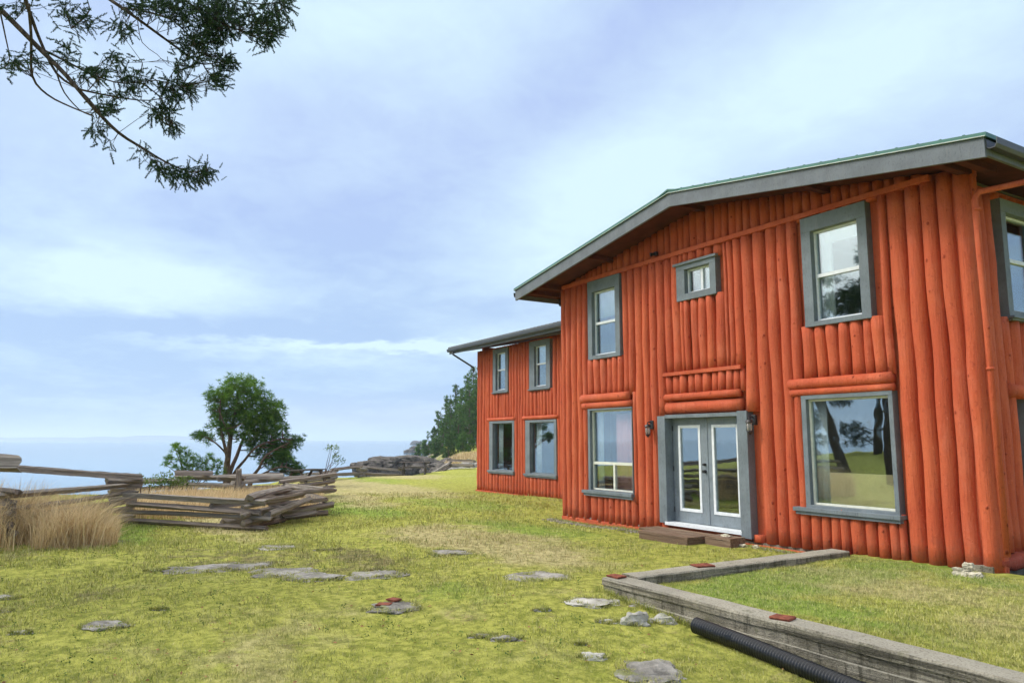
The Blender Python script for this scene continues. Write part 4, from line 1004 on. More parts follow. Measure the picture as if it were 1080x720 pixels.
def proto_twig(n, nl, width, seed, side=True):
    """a shoot along +X with needles off both flanks"""
    g = np.random.default_rng(seed); V = [(0, -.008, 0), (0, .008, 0), (1, 0, 0)]; F_ = [(0, 1, 2)]
    for i in range(n):
        x = .08 + .92 * i / n; a = g.uniform(0, 6.28); L = nl * (1 - .45 * x) * g.uniform(.8, 1.15)
        d = np.array([.55, math.cos(a), math.sin(a) * .8 + .1]); d /= np.linalg.norm(d); s = np.cross(d, g.normal(size=3)); s /= np.linalg.norm(s); o = len(V); p = np.array([x, 0, 0])
        V += [tuple(p - s * width), tuple(p + s * width), tuple(p + d * L)]; F_.append((o, o + 1, o + 2))
    return np.array(V), np.array(F_)
def proto_leaf(n, seed):
    g = np.random.default_rng(seed); V = []; F_ = []
    for i in range(n):
        p = np.array([g.uniform(0, .8), *g.normal(0, .18, 2)]); d = np.array([.6, *g.normal(0, .7, 2)]); d /= np.linalg.norm(d); s = np.cross(d, g.normal(size=3)); s /= np.linalg.norm(s); o = len(V); L = g.uniform(.25, .42)
        V += [p, p + d * L * .5 + s * L * .28, p + d * L, p + d * L * .5 - s * L * .28]; F_ += [(o, o + 1, o + 2), (o, o + 2, o + 3)]
    return np.array(V), np.array(F_)
TUFT = proto_tuft(18, .035, 1); TUFT_FAR = proto_tuft(10, .09, 2, 1.0); TWIG = proto_twig(64, .19, .028, 3); SPRIG = proto_leaf(9, 4)
def ell_points(n, c, rad):
    d = rng.normal(size=(n, 3)); d /= np.linalg.norm(d, axis=1, keepdims=True); r = rng.random((n, 1)) ** .45
    return np.array(c)[None] + d * r * np.array(rad)[None], d
def height_tone(P, zlo, zhi):
    """random variety in tone, lighter towards the top"""
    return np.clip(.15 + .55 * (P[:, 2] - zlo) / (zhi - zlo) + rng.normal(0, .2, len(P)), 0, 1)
def branch_tube(bm, pts, r0, r1, seg=6):
    pts = [Vector(p) for p in pts]; out = []
    for i in range(len(pts) - 1):
        a, b = pts[i], pts[i + 1]; p0 = pts[max(i - 1, 0)]; p3 = pts[min(i + 2, len(pts) - 1)]
        for t in (0, .34, .67):
            out.append(.5 * ((2 * a) + (b - p0) * t + (2 * p0 - 5 * a + 4 * b - p3) * t * t + (3 * a - p0 - 3 * b + p3) * t ** 3))
    out.append(pts[-1]); n = len(out)
    tube(bm, out, [r0 + (r1 - r0) * i / (n - 1) for i in range(n)], seg)
    return out

# ---- the wind-shaped pine beyond the fence
PR = 37.0
base_p = ground(240, 504); PR = math.hypot(base_p.x, base_p.y)
if PR > 44 or PR < 28: PR = 37.0
pz = hz(*(at(240, 500, PR).xy))
pine = empty('pine_tree', (at(240, 500, PR).x, at(240, 500, PR).y, pz), 'tall rounded wind-shaped green pine with several bare trunks behind the rail fence', 'tree')
def pp(px, py, dr=0.0): return at(px, py, PR + dr)
bm = bmesh.new(); root = Vector((pine.location.x, pine.location.y, pz - .3))
trunks = [([(239, 495, 0), (241, 478, 0), (243, 462, .1), (246, 444, 0), (250, 425, -.1), (252, 408, 0)], .17, .03), ([(243, 497, .1), (250, 480, .3), (256, 464, .5), (266, 448, .4), (278, 432, .3)], .12, .03),
          ([(241, 488, -.1), (237, 470, -.3), (233, 452, -.4), (232, 434, -.4), (233, 420, -.3)], .09, .02), ([(240, 480, 0), (232, 471, -.4), (222, 463, -.6), (212, 459, -.8)], .05, .015),
          ([(247, 499, .2), (258, 485, .1), (268, 473, -.3), (282, 466, -.5), (298, 462, -.5)], .09, .02), ([(264, 506, -.4), (273, 494, -.6), (279, 482, -.8), (290, 474, -.9), (306, 466, -1)], .10, .02),
          ([(266, 507, -.5), (280, 498, -.8), (296, 492, -1.0), (308, 494, -1.1)], .06, .02), ([(249, 460, .3), (262, 455, .9), (276, 450, 1.2)], .05, .015), ([(243, 462, 0), (236, 446, -.8), (230, 430, -1.1)], .05, .015), ([(247, 440, 0), (258, 428, .8), (270, 418, 1.0)], .05, .015)]
tp_pts = []
for pts, r0, r1 in trunks:
    q = [pp(*p) for p in pts]
    if pts[0][1] > 493: q = [root + (q[0] - root) * .0 if pts[0][0] < 250 else Vector((q[0].x, q[0].y, pz - .2))] + q
    tp_pts += branch_tube(bm, q, r0, r1, 7)
CL = [(252, 408, 12), (240, 412, 10), (265, 411, 11), (277, 421, 11), (286, 434, 11), (262, 425, 13), (247, 426, 12), (273, 438, 13), (288, 449, 9), (255, 440, 11), (239, 434, 9), (230, 424, 7), (223, 418, 5), (227, 446, 6), (241, 448, 7),
      (279, 460, 12), (268, 460, 8), (294, 465, 9), (304, 469, 7), (312, 466, 5), (290, 477, 9), (281, 485, 7), (299, 481, 7), (214, 459, 5), (208, 458, 3), (221, 463, 3), (234, 457, 4), (308, 495, 7), (311, 501, 5), (257, 460, 4), (225, 431, 3), (234, 418, 5), (295, 441, 5), (245, 403, 5), (272, 450, 9), (262, 449, 6), (285, 469, 8), (272, 474, 7), (264, 470, 5), (300, 474, 7), (246, 455, 5), (262, 440, 9), (281, 442, 9), (236, 451, 5), (296, 488, 6), (317, 463, 3), (304, 487, 7), (313, 497, 6), (300, 497, 5), (288, 492, 4), (228, 436, 4), (260, 402, 6), (294, 427, 4), (298, 452, 5)]
tpa = np.array([tuple(p) for p in tp_pts]); FP = []; FD_ = []
for (cx, cy, rp) in CL:
    c = pp(cx, cy, rnd.uniform(-.5, .5)); rr = rp * 1.15 / FPX * PR; n = int(19 * rp ** 1.3 / 4)
    P_, d_ = ell_points(n, tuple(c), (rr, rr, rr * .85)); P_ = P_ + rng.normal(0, .11, P_.shape); FP.append(P_); FD_.append(d_ * .7 + np.array([0.05, .15, .65]))
    for _ in range(3 if rp > 6 else 1):
        q = Vector(tuple(c)) + Vector((rnd.uniform(-.6, .6), rnd.uniform(-.6, .6), rnd.uniform(-.5, .5))) * rr; dd = np.linalg.norm(tpa - np.array(tuple(q)), axis=1) + np.maximum(0, tpa[:, 2] - q.z) * 2
        s_ = Vector(tuple(tpa[int(np.argmin(dd))])); mid = s_.lerp(q, .5) + Vector((0, 0, -.06)); branch_tube(bm, [s_, mid, q], .035, .010, 5)
meshobj('trunk', bm, M_pinebark, pine, smooth=True)
FP = np.concatenate(FP); FD_ = np.concatenate(FD_)
scatter_mesh('foliage', *TUFT, FP, FD_, rng.uniform(.17, .31, len(FP)), height_tone(FP, 1, 5), M_pine, pine)

# ---- shrubs by the fence
def shrub(name, px, py, r, clumps, label, cat, m, proto, size, dens, stem_r=.03, group=None):
    b0 = at(px, py, r); z0 = hz(b0.x, b0.y); root = Vector((b0.x, b0.y, z0)); e = empty(name, tuple(root), label, cat, group)
    bm = bmesh.new(); P = []; D = []
    for cx, cy, rp in clumps:
        c = at(cx, cy, r + rnd.uniform(-.3, .3)); rr = rp / FPX * r; n = max(5, int(dens * rp ** 1.4)); P_, d_ = ell_points(n, tuple(c), (rr, rr, rr)); P.append(P_); D.append(d_ * .6 + np.array([0, 0, .6]))
        mid = root.lerp(c, .5) + Vector((rnd.uniform(-.1, .1), rnd.uniform(-.1, .1), .1)); branch_tube(bm, [root - Vector((0, 0, .1)), mid, c], stem_r, .008, 5)
    meshobj('stem', bm, M_pinebark, e, smooth=True); P = np.concatenate(P); D = np.concatenate(D)
    scatter_mesh('foliage', *proto, P, D, rng.uniform(size * .7, size * 1.2, len(P)), height_tone(P, P[:, 2].min(), P[:, 2].max()), m, e); return e
shrub('young_pine', 202, 507, 34, [(185, 474, 6), (178, 484, 5), (195, 478, 6), (204, 486, 8), (190, 489, 7), (214, 491, 7), (221, 483, 5), (229, 489, 5), (218, 499, 7), (200, 498, 8), (232, 498, 5), (174, 489, 3), (187, 470, 3)], 'low bushy young pine left of the tall pine trunks', 'tree', M_pine, TUFT, .22, 2.2)
shrub('shrub', 182, 514, 30, [(165, 509, 4), (176, 507, 5), (188, 508, 5), (198, 510, 5), (170, 513, 4), (184, 513, 5)], 'low leafy green shrub behind the middle rail fence', 'shrub', M_shrub, SPRIG, .22, 2.0)
shrub('shrub', 152, 512, 27, [(150, 508, 4), (157, 511, 4)], 'small dark green shrub at the end of the high left fence', 'shrub', M_shrub, SPRIG, .2, 2.0)
shrub('sapling', 341, 497, 40, [(350, 472, 2.5), (354, 475, 2.5), (348, 475, 2), (357, 484, 2.5), (351, 487, 2), (358, 488, 2)], 'thin sapling with two tufts of leaves above the far fence', 'sapling', M_shrub, SPRIG, .26, 1.8, .025)

# ------------------------------------------------------------------ split rail fences
fr = random.Random(31)
def fence(name, nodes, levels, rr, label, group='split rail fences of grey driftwood', zoff=None, over=.35, stack=True, posts=False):
    """nodes: world points on the turf; zig-zag panels of rails crossing at each node"""
    e = empty(name, tuple(nodes[0]), label, 'fence', group)
    for i, (a, b) in enumerate(zip(nodes, nodes[1:])):
        d = (b - a); d.z = 0; d.normalize()
        for k in range(levels):
            h = rr * .9 + (k * 2 + (i % 2)) * rr * 1.08 + (rr * .6 if k == levels - 1 else 0)
            za = a.z + h + fr.uniform(-.03, .03); zb = b.z + h + fr.uniform(-.03, .03); ex = fr.uniform(.15, over)
            geo_obj('rail', [rail_geo(Vector((a.x, a.y, za)) - d * ex, Vector((b.x, b.y, zb)) + d * fr.uniform(.15, over), rr * fr.uniform(.72, 1.1), fr)], M_wood, e)
    return e
def gp2(px, py, r): p = at(px, py, r); return Vector((p.x, p.y, hz(p.x, p.y)))
# high left fence: its near stack stands at the picture's left edge
nA = [gp2(-260, 500, 19), gp2(-150, 500, 21.5), gp2(8, 500, 17.6), gp2(137, 500, 21.5)]
eA = fence('rail_fence', nA, 5, .088, 'high grey split rail fence behind the tall dry grass at the left edge')
p = at(12, 484.0, 17.4)
geo_obj('end_log', [rail_geo(at(-60, 486, 17.2), at(21, 487, 17.2), .19, fr)], M_wood, eA)
geo_obj('end_log', [rail_geo(at(112, 509, 21.3), at(149, 509, 21.6), .12, fr)], M_wood, eA)
geo_obj('rail', [rail_geo(at(10, 494, 17.5), at(147, 502.5, 21.5), .085, fr)], M_wood, eA)
# middle zig-zag
nB = [gp2(140, 545, 20.8), gp2(264, 545, 18.7), gp2(300, 535, 20.8), gp2(338, 540, 21.5)]
eB = fence('rail_fence', nB, 4, .085, 'dark collapsing zig-zag rail fence in the middle of the lawn edge', over=.55)
for (a, b, z0, z1, r_) in (((262, 0), (300, 0), .12, .25, .13), ((275, 0), (320, 0), .05, .10, .12), ((305, 0), (345, 0), .35, .52, .09), ((250, 0), (318, 0), .55, .62, .09), ((296, 0), (340, 0), .62, .72, .08), ((320, 0), (352, 0), .2, .3, .1)):
    A = gp2(a[0], 0, 19.2 + fr.uniform(-.4, 1.2)); B = gp2(b[0], 0, 20.3 + fr.uniform(-.4, 1.4)); A.z += z0; B.z += z1; geo_obj('fallen_rail', [rail_geo(A, B, r_, fr)], M_wood, eB)
nC = [gp2(338, 538, 22.0), gp2(300, 525, 26.0), gp2(350, 520, 29.5)]
eC = fence('rail_fence', nC, 4, .085, 'short zig-zag run of rails going back from the collapsed stack', over=.4)
# second line in front of the pine
nD = [gp2(120, 515, 29), gp2(190, 512, 31), gp2(251, 512, 29), gp2(319, 510, 31.5)]
eD = fence('rail_fence', nD, 3, .11, 'pale grey rail fence line just in front of the pine trunks', over=.3)
pst = gp2(251, 512, 28.8)
geo_obj('post', [rail_geo(pst, pst + Vector((.05, 0, 1.05)), .11, fr)], M_wood, eD)
# far line along the crest
nE = [gp2(322, 500, 39), gp2(352, 500, 41.5), gp2(378, 500, 43), gp2(384, 500, 45), gp2(422, 500, 47)]
eE = fence('rail_fence', nE, 2, .12, 'distant silvery rail fence along the crest above the sea', over=.3)
nF = [gp2(452, 500, 52), gp2(474, 500, 55), gp2(498, 500, 53)]
fence('rail_fence', nF, 2, .12, 'distant dark rail fence behind the far picnic table', over=.3)
for i, (a, b, h, lab) in enumerate((((215, 505), (250, 503), .9, 'bleached driftwood log lying on the fence left of the pine trunks'), ((255, 510), (318, 511), .72, 'bleached driftwood log on the fence right of the pine trunks'))):
    A = gp2(a[0], 0, 29.6); B = gp2(b[0], 0, 29.9); A.z += h; B.z += h
    tag(geo_obj('driftwood_log', [rail_geo(A, B, .12, fr)], M_wood), lab, 'log', 'driftwood logs on the fence')

# ------------------------------------------------------------------ picnic tables
def picnic(px, r, ang, label):
    g = gp2(px, 500, r); e = empty('picnic_table', tuple(g), label, 'picnic table', 'picnic tables of weathered planks'); Mz = Matrix.Rotation(ang, 3, 'Z')
    W = lambda x, y, z: g + Mz @ Vector((x, y, z))
    for k in range(5): geo_obj('top_plank', [plank(W(-.95, -.30 + k * .15, .75), W(.95, -.30 + k * .15, .75), .14, .045)], M_table, e)
    for s in (-1, 1): geo_obj('bench_plank', [plank(W(-.95, s * .68, .44), W(.95, s * .68, .44), .26, .045)], M_table, e)
    for x in (-.68, .68):
        for s in (-1, 1): geo_obj('leg', [plank(W(x, s * .22, .72), W(x, s * .70, -.03), .10, .06, (1, 0, 0))], M_table, e)
        geo_obj('crossbeam', [plank(W(x + .05, -.80, .39), W(x + .05, .80, .39), .05, .10)], M_table, e)
        geo_obj('crossbeam', [plank(W(x + .05, -.34, .69), W(x + .05, .34, .69), .05, .08)], M_table, e)
    return e
ta = math.atan2(RT.y, RT.x)
picnic(437, 47.5, ta + .08, 'weathered picnic table seen side on at the crest of the lawn')
picnic(323, 36.0, ta + 1.15, 'dark picnic table seen end on below the pine')

# ------------------------------------------------------------------ shore, point and headland
SH = [(392, 484, 60, 2.6, 1.6, 'dark low shore rock left of the far picnic table'), (405, 482, 66, 3.0, 2.0, 'dark ridge of shore rock above the far picnic table'), (425, 481, 70, 3.6, 2.0, 'long black shore rock below the water line'),
      (445, 482, 72, 3.4, 2.2, 'brown shore rock right above the far picnic table'), (458, 487, 62, 2.6, 1.5, 'dark fractured rock right of the far picnic table'), (472, 490, 60, 2.4, 1.4, 'brown rock below the headland grass'),
      (487, 492, 58, 2.5, 1.2, 'pale grey smooth rock against the annex corner'), (497, 485, 66, 3.0, 1.4, 'pale rock shelf under the headland trees'), (478, 482, 80, 3.4, 1.8, 'reddish rock beneath the dry headland bank')]
for i, (px, py, r, sx, szz, lab) in enumerate(SH):
    c = at(px, py + 2, r); sx *= .55; szz *= .55; rock('shore_rock', (c.x, c.y, c.z - szz * .9), (sx, sx * .8, szz), 100 + i, M_rock if 'pale' in lab else M_shore, lab, 'rock', 'rocks along the shore', rnd.uniform(0, 3), 4, .5)
for i, (px, py, r, sx, szz, lab) in enumerate([(434, 473.5, 330, 3, 1.8, 'low dark rock tip standing in the water off the headland'), (443, 471, 335, 4.5, 3.4, 'humped dark rock point in the water beside the headland'), (456, 470, 340, 5, 3.6, 'dark rock joining the point to the headland'), (440, 464.5, 900, 8, 5, 'farthest faint rock islet on the horizon')]):
    c = at(px, py, r); rock('point_rock', (c.x, c.y, SEA - .2), (sx, sx * .7, szz), 120 + i, M_shore, lab, 'rock', 'rocks off the headland', ta, 4, .45)
M_fbark = material('headland_bark', f_plain((.13, .10, .08), .3, 2), .95, .1)
def conifer(x, y, h, label, seed, group, dens=1.0, lean=0, bare=.12, name='fir_tree', m=None, width=.2, proto=None, base_z=None):
    g = np.random.default_rng(seed); z0 = hz(x, y) if base_z is None else base_z; e = empty(name, (x, y, z0), label, 'tree', group)
    bm = bmesh.new(); lx_ = g.uniform(-.02, .02) * h + lean; ly_ = g.uniform(-.02, .02) * h
    ax = lambda t: Vector((x + lx_ * t * t, y + ly_ * t * t, z0 + h * t))
    tube(bm, [Vector((x, y, z0 - .4))] + [ax(t) for t in (.1, .3, .5, .7, .85, 1)], [.018 * h + .03, .017 * h + .02, .014 * h + .02, .011 * h + .015, .008 * h, .005 * h, .01], 7)
    P = []; D = []; nb = int(h * 7.5 * dens)
    for i in range(nb):
        t = bare + (1 - bare) * (i + g.random()) / nb; a = g.random() * 6.283; L = h * width * (1 - t) ** .7 * g.uniform(.55, 1.15) * (.75 if t < bare + .12 else 1) + .12
        s = ax(min(t, .99)); d = Vector((math.cos(a), math.sin(a), g.uniform(-.35, .15))); q = s + d * L
        tube(bm, [s, s + d * L * .6 + Vector((0, 0, .02)), q], [.006 * h * (1 - t) + .012, .01 + .003 * h * (1 - t), .006], 4, cap=False)
        k = max(3, int(L * 5.5 * dens))
        for j in range(k):
            u = (j + g.random()) / k; u = .25 + .75 * u; P.append(tuple(s + d * L * u + Vector((*(g.normal(0, .10 + .12 * L * (1 - u * .5), 2)), g.normal(-.05, .08 + .03 * L)))))
            D.append((d.x + g.normal(0, .5), d.y + g.normal(0, .5), g.normal(-.1, .3)))
    meshobj('trunk', bm, M_fbark if m is None else M_bark, e, smooth=True)
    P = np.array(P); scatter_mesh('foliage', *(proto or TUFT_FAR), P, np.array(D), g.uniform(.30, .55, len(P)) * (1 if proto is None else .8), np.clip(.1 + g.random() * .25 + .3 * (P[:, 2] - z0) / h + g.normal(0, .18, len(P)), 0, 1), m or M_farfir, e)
    return e
HT = [(446, 463, 476, 128, .11), (452, 455, 477, 125, .10), (457, 450, 477, 122, .17), (462, 433, 478, 125, .2), (467, 441, 479, 114, .24), (470, 417, 478, 124, .21), (475, 421, 480, 110, .24), (480, 405, 479, 122, .2), (483, 428, 482, 104, .26),
      (486, 410, 480, 116, .22), (491, 394, 480, 120, .2), (495, 404, 482, 108, .24), (499, 386, 480, 124, .2), (503, 396, 483, 110, .22), (508, 381, 480, 122, .2), (514, 388, 482, 112, .22), (521, 380, 480, 125, .2), (530, 384, 482, 116, .22), (542, 378, 480, 126, .2),
      (441, 468, 476, 130, .3), (448, 466, 477, 124, .3), (482, 463, 481, 112, .35), (496, 464, 483, 104, .35), (459, 462, 479, 112, .3), (473, 458, 481, 104, .35), (488, 462, 484, 98, .35), (465, 468, 479, 118, .3)]
ADJ = ['scraggy bare', 'thin low', 'small leaning', 'stepped', 'bushy mid-height', 'ragged wide-topped', 'dense mid-height', 'tall spired', 'low dense', 'broad dark', 'tallest visible', 'dark lower']
HL = ['thin bare-topped young tree nearest the headland tip', 'thin pale young tree second from the headland tip', 'low dark fir where the headland forest begins', 'first tall fir of the headland, with a stepped top', 'mid-height fir in front of the stepped-top fir',
      'ragged flat-topped fir in the left half of the headland forest', 'dense fir standing before the ragged flat-topped fir', 'spired fir left of the tallest visible fir', 'low dense fir in the front row of the headland forest', 'broad dark fir between the two tallest spires',
      'tallest fir visible left of the annex corner', 'dark fir half hidden by the annex corner']
HL2 = ['fir of the headland forest just inside the annex corner line', 'second fir of the forest behind the annex wall', 'third fir of the forest behind the annex wall', 'fourth fir of the forest behind the annex wall', 'fifth fir of the forest behind the annex wall', 'sixth fir of the forest behind the annex wall', 'seventh fir of the forest behind the annex wall, last on the right']
for i, (px, pt, pb, r, wd) in enumerate(HT):
    b0 = at(px, pb, r); tz = at(px, pt, r).z; z0 = hz(b0.x, b0.y)
    if i >= 19: lab = ['lowest bush at the very tip of the headland forest', 'low bush between the two thin young headland trees', 'dense bush in front of the broad dark fir', 'rounded bush at the annex corner below the tallest fir', 'rounded bushy tree low at the left foot of the headland forest', 'rounded bushy tree low in the middle of the headland forest', 'rounded bushy tree above the pale rocks by the annex', 'small rounded bush beside the first dark fir'][i - 19]
    else: lab = HL[i] if i < 12 else HL2[i - 12]
    conifer(b0.x, b0.y, max(2.5, tz - z0), lab, 200 + i, 'trees on the headland', dens=.42 if i < 2 else (1.7 if i >= 19 else 1.1), width=wd, bare=.02 if i >= 19 else .10)

# ---- firs behind the camera's left: they show only in the window panes
def mirror_pt(px, py, k):            # a point reflected in the facade glass, k times the camera-to-glass distance away
    v = ray(px, py); t = FY / v.y; X = v.x * t; Z = v.z * t
    return Vector((X * k, FY - FY * (k - 1), CZ + Z * k))
M_darkfir = M_fir
# leaning old pine reflected in the big lower window
def big_pine(x, y, h, lean, label, seed, crown, group=None, trunk_r=.28, dens=1.0):
    g = random.Random(seed); z0 = hz(x, y); e = empty('pine_tree', (x, y, z0), label, 'tree', group); bm = bmesh.new()
    pts = [Vector((x, y, z0 - .4)), Vector((x + lean[0] * .3, y + lean[1] * .3, z0 + h * .35)), Vector((x + lean[0] * .7, y + lean[1] * .7, z0 + h * .7)), Vector((x + lean[0], y + lean[1], z0 + h))]
    tr = branch_tube(bm, pts, trunk_r, .05, 9); P = []; D = []
    for (t, dx, dy, dz_, rr) in crown:
        s = pts[0].lerp(pts[-1], t); s = tr[int(t * (len(tr) - 1))]; c = s + Vector((dx, dy, dz_)); branch_tube(bm, [s, s.lerp(c, .5) + Vector((0, 0, .15)), c], .06, .015, 5)
        n = int(110 * rr * rr * dens); P_, d_ = ell_points(n, tuple(c), (rr, rr, rr * .55)); P.append(P_); D.append(d_ * .7 + np.array([0, 0, .4]))
    meshobj('trunk', bm, M_bark, e, smooth=True); P = np.concatenate(P); D = np.concatenate(D)
    scatter_mesh('foliage', *TUFT, P, D, rng.uniform(.22, .36, len(P)), height_tone(P, z0 + h * .3, z0 + h * 1.2), M_fir, e); return e
cr = random.Random(77)
def crown_list(n, tlo, spread, r0, r1): return [(cr.uniform(tlo, 1), cr.uniform(-spread, spread), cr.uniform(-spread, spread), cr.uniform(-.3, .6), cr.uniform(r0, r1)) for _ in range(n)]
q = mirror_pt(890, 490, 2.9); big_pine(q.x, q.y, 11, (-4.2, .4), 'leaning old pine behind the photographer, seen only in the big lower window', 1, crown_list(20, .72, 2.6, .5, 1.0), trunk_r=.27)
q = mirror_pt(853, 490, 3.6); big_pine(q.x, q.y, 10, (-1.0, 1.5), 'dark pine reflected at the left side of the big lower window', 2, crown_list(26, .3, 2.4, .6, 1.2))
q = mirror_pt(925, 482, 4.0); big_pine(q.x, q.y, 7, (1.0, 1.0), 'low pine reflected at the right side of the big lower window', 3, crown_list(16, .15, 2.2, .7, 1.2))
q = mirror_pt(938, 484, 2.6); big_pine(q.x, q.y, 10.5, (.3, .4), 'straight pine reflected at the right edge of the big lower window', 4, crown_list(16, .5, 1.8, .6, 1.1), trunk_r=.3)
q = mirror_pt(846, 484, 3.3); big_pine(q.x, q.y, 6.5, (.3, .4), 'short pine reflected beside the leaning one', 5, crown_list(14, .3, 1.6, .5, .9))

# ---- the near fir whose boughs hang into the top left corner
FR_ = 8.0
fir = empty('fir_tree', (-10.2, -6.2, hz(-10.2, -6.2)), 'fir whose dark drooping boughs hang into the top left corner against the sky', 'tree')
ft = Vector((-10.2, -6.2, hz(-10.2, -6.2) - .3))
bm = bmesh.new(); trk = branch_tube(bm, [ft, ft + Vector((.1, .1, 4)), ft + Vector((.1, .2, 9)), ft + Vector((0, .3, 14))], .36, .06, 12); meshobj('trunk', bm, M_bark, fir, smooth=True)
hub = ft + Vector((.1, .15, 7.6))
def fp(px, py, dr=0.0): return at(px, py, FR_ + dr)
STR = [([(-120, -90), (-40, -25), (0, 10), (40, 50), (70, 80), (100, 115), (125, 140), (150, 156), (175, 171), (200, 181), (219, 179)], .034, .004, 0, True),
       ([(-60, -110), (10, -40), (30, 10), (42, 42), (60, 78), (85, 96), (105, 118)], .026, .006, -.15, True),
       ([(30, 4), (33, 40), (34, 80), (50, 100), (75, 113), (98, 122)], .014, .006, -.1, False),
       ([(-20, -140), (60, -60), (105, -10), (125, 6), (145, 20), (175, 42), (200, 60), (215, 68), (240, 64)], .026, .005, .15, True),
       ([(40, 50), (70, 65), (100, 80), (130, 88), (165, 85), (192, 92)], .012, .003, .1, False), ([(82, 94), (120, 102), (158, 106), (193, 98)], .010, .003, -.1, False),
       ([(60, -150), (140, -50), (205, 8), (235, 25), (262, 36), (288, 50)], .022, .004, .25, True), ([(80, -140), (170, -60), (225, -12), (262, 4), (300, 2)], .02, .004, -.1, True), ([(128, 8), (160, 14), (185, 24), (205, 46), (216, 72), (232, 92)], .012, .003, .3, False),
       ([(150, 88), (168, 102), (178, 120), (182, 135)], .008, .003, .1, False), ([(0, 12), (6, 40), (10, 62), (4, 72)], .008, .003, 0, False), ([(34, 82), (26, 62), (14, 60)], .006, .002, 0, False), ([(75, 30), (95, 10), (80, -20)], .008, .003, 0, False), ([(60, 78), (68, 98), (84, 116), (96, 122)], .008, .004, 0, False),
       ([(106, 118), (104, 132), (116, 150)], .005, .002, 0, False), ([(145, 20), (150, 45), (170, 62), (150, 66)], .005, .002, .1, False)]
sp_ = []
for pts, r0, r1, dr, hubbed in STR:
    bm = bmesh.new(); q = [fp(a, b, dr + .25 * math.sin(i * .9 + dr * 9)) for i, (a, b) in enumerate(pts)]
    if hubbed: q = [hub + Vector((0, 0, rnd.uniform(-1, 1)))] + q
    out = branch_tube(bm, q, r0 * (1.0 if hubbed else 1), r1, 7); sp_ += out[6 if hubbed else 0:]; meshobj('branch', bm, M_bark, fir, smooth=True)
spa = np.array([tuple(p) for p in sp_])
FC = [(215, 22, 30, 26, 210), (248, 16, 34, 20, 190), (278, 34, 18, 16, 90), (290, 10, 16, 14, 60), (205, 48, 20, 16, 100), (236, 66, 11, 9, 50), (224, 86, 10, 9, 45), (185, 94, 20, 10, 80), (170, 118, 14, 9, 50), (183, 132, 6, 5, 18), (142, 84, 18, 9, 45), (96, 78, 16, 9, 40),
      (110, 112, 12, 8, 35), (104, 134, 10, 6, 18), (200, 184, 20, 10, 62), (172, 178, 16, 11, 34), (28, 65, 22, 8, 26), (8, 72, 8, 12, 12), (66, 58, 14, 8, 22), (85, 22, 18, 18, 34), (128, 26, 10, 14, 28), (62, 8, 18, 10, 22), (150, 4, 22, 10, 60), (180, 8, 18, 12, 70), (120, 62, 14, 8, 20), (190, 68, 14, 8, 26), (150, 160, 10, 6, 10), (116, 152, 4, 4, 5), (215, 180, 8, 6, 24), (300, 4, 6, 6, 16), (20, 8, 14, 10, 14), (130, 98, 14, 8, 24)]
P = []; D = []; bm = bmesh.new(); tw = 0
for cx, cy, rx, ry, n in FC:
    for _ in range(int(n * .62)):
        a = rnd.random() * 6.283; rr = rnd.random() ** .6; px, py = cx + math.cos(a) * rx * rr, cy + math.sin(a) * ry * rr
        p = fp(px, py, rnd.gauss(0, .22)); pa = np.array(tuple(p)); i = int(np.argmin(np.linalg.norm(spa - pa, axis=1))); s = Vector(tuple(spa[i])); d = p - s
        dirv = d.normalized() * .5 + RT * rnd.uniform(-.1, .7) + Vector((0, 0, rnd.uniform(-.75, .15))) + FH * rnd.uniform(-.4, .4)
        P.append(pa); D.append(tuple(dirv))
        if d.length > .05 and rnd.random() < .92:
            mid = s.lerp(p, .55) + Vector((0, 0, rnd.uniform(-.03, .03))); tube(bm, [s, mid, p], [.0035, .0028, .0018], 3, cap=False)
tg = meshobj('twigs', bm, M_bark, fir); tag(tg, kind='stuff')
P = np.array(P); D = np.array(D)
for _ in range(2):          # two more shoots off each tip, forming a spray
    pass
P2 = P + rng.normal(0, .03, P.shape); D2 = D + rng.normal(0, .55, D.shape); P3 = P + rng.normal(0, .045, P.shape); D3 = D + rng.normal(0, .6, D.shape)
PA = np.concatenate([P, P2, P3]); DA = np.concatenate([D, D2, D3])
scatter_mesh('foliage', *TWIG, PA, DA, rng.uniform(.075, .15, len(PA)), np.clip(rng.normal(.4, .25, len(PA)), 0, 1), M_fir, fir)
# the crown around the trunk, out of the picture's frame
P = []; D = []; bm = bmesh.new(); g = random.Random(9)
for i in range(60):
    t = g.uniform(.45, 1); s = ft + Vector((.1, .2, 14 * t)); a = g.uniform(0, 6.283); L = 3.4 * (1.05 - t) + .5; d = Vector((math.cos(a), math.sin(a), g.uniform(-.25, .1)))
    if d.y > .3 and d.x > -.3: continue
    tube(bm, [s, s + d * L * .5, s + d * L], [.04, .025, .01], 5, cap=False)
    for j in range(int(L * 14)):
        u = .2 + .8 * g.random(); P.append(tuple(s + d * L * u + Vector((g.gauss(0, .25), g.gauss(0, .25), g.gauss(-.1, .12))))); D.append((d.x, d.y, -.2))
meshobj('branch', bm, M_bark, fir); P = np.array(P); scatter_mesh('foliage', *TWIG, P, np.array(D), rng.uniform(.25, .45, len(P)), rng.random(len(P)) * .6, M_fir, fir)
# twig end of another tree past the right edge of the roof
c = at(1079, 151, 30); conifer(c.x + .9, c.y + .6, 13.2, 'fir standing beyond the right eave, one twig of it in view', 500, None, dens=1.2, m=M_fir, width=.12, base_z=-.1)

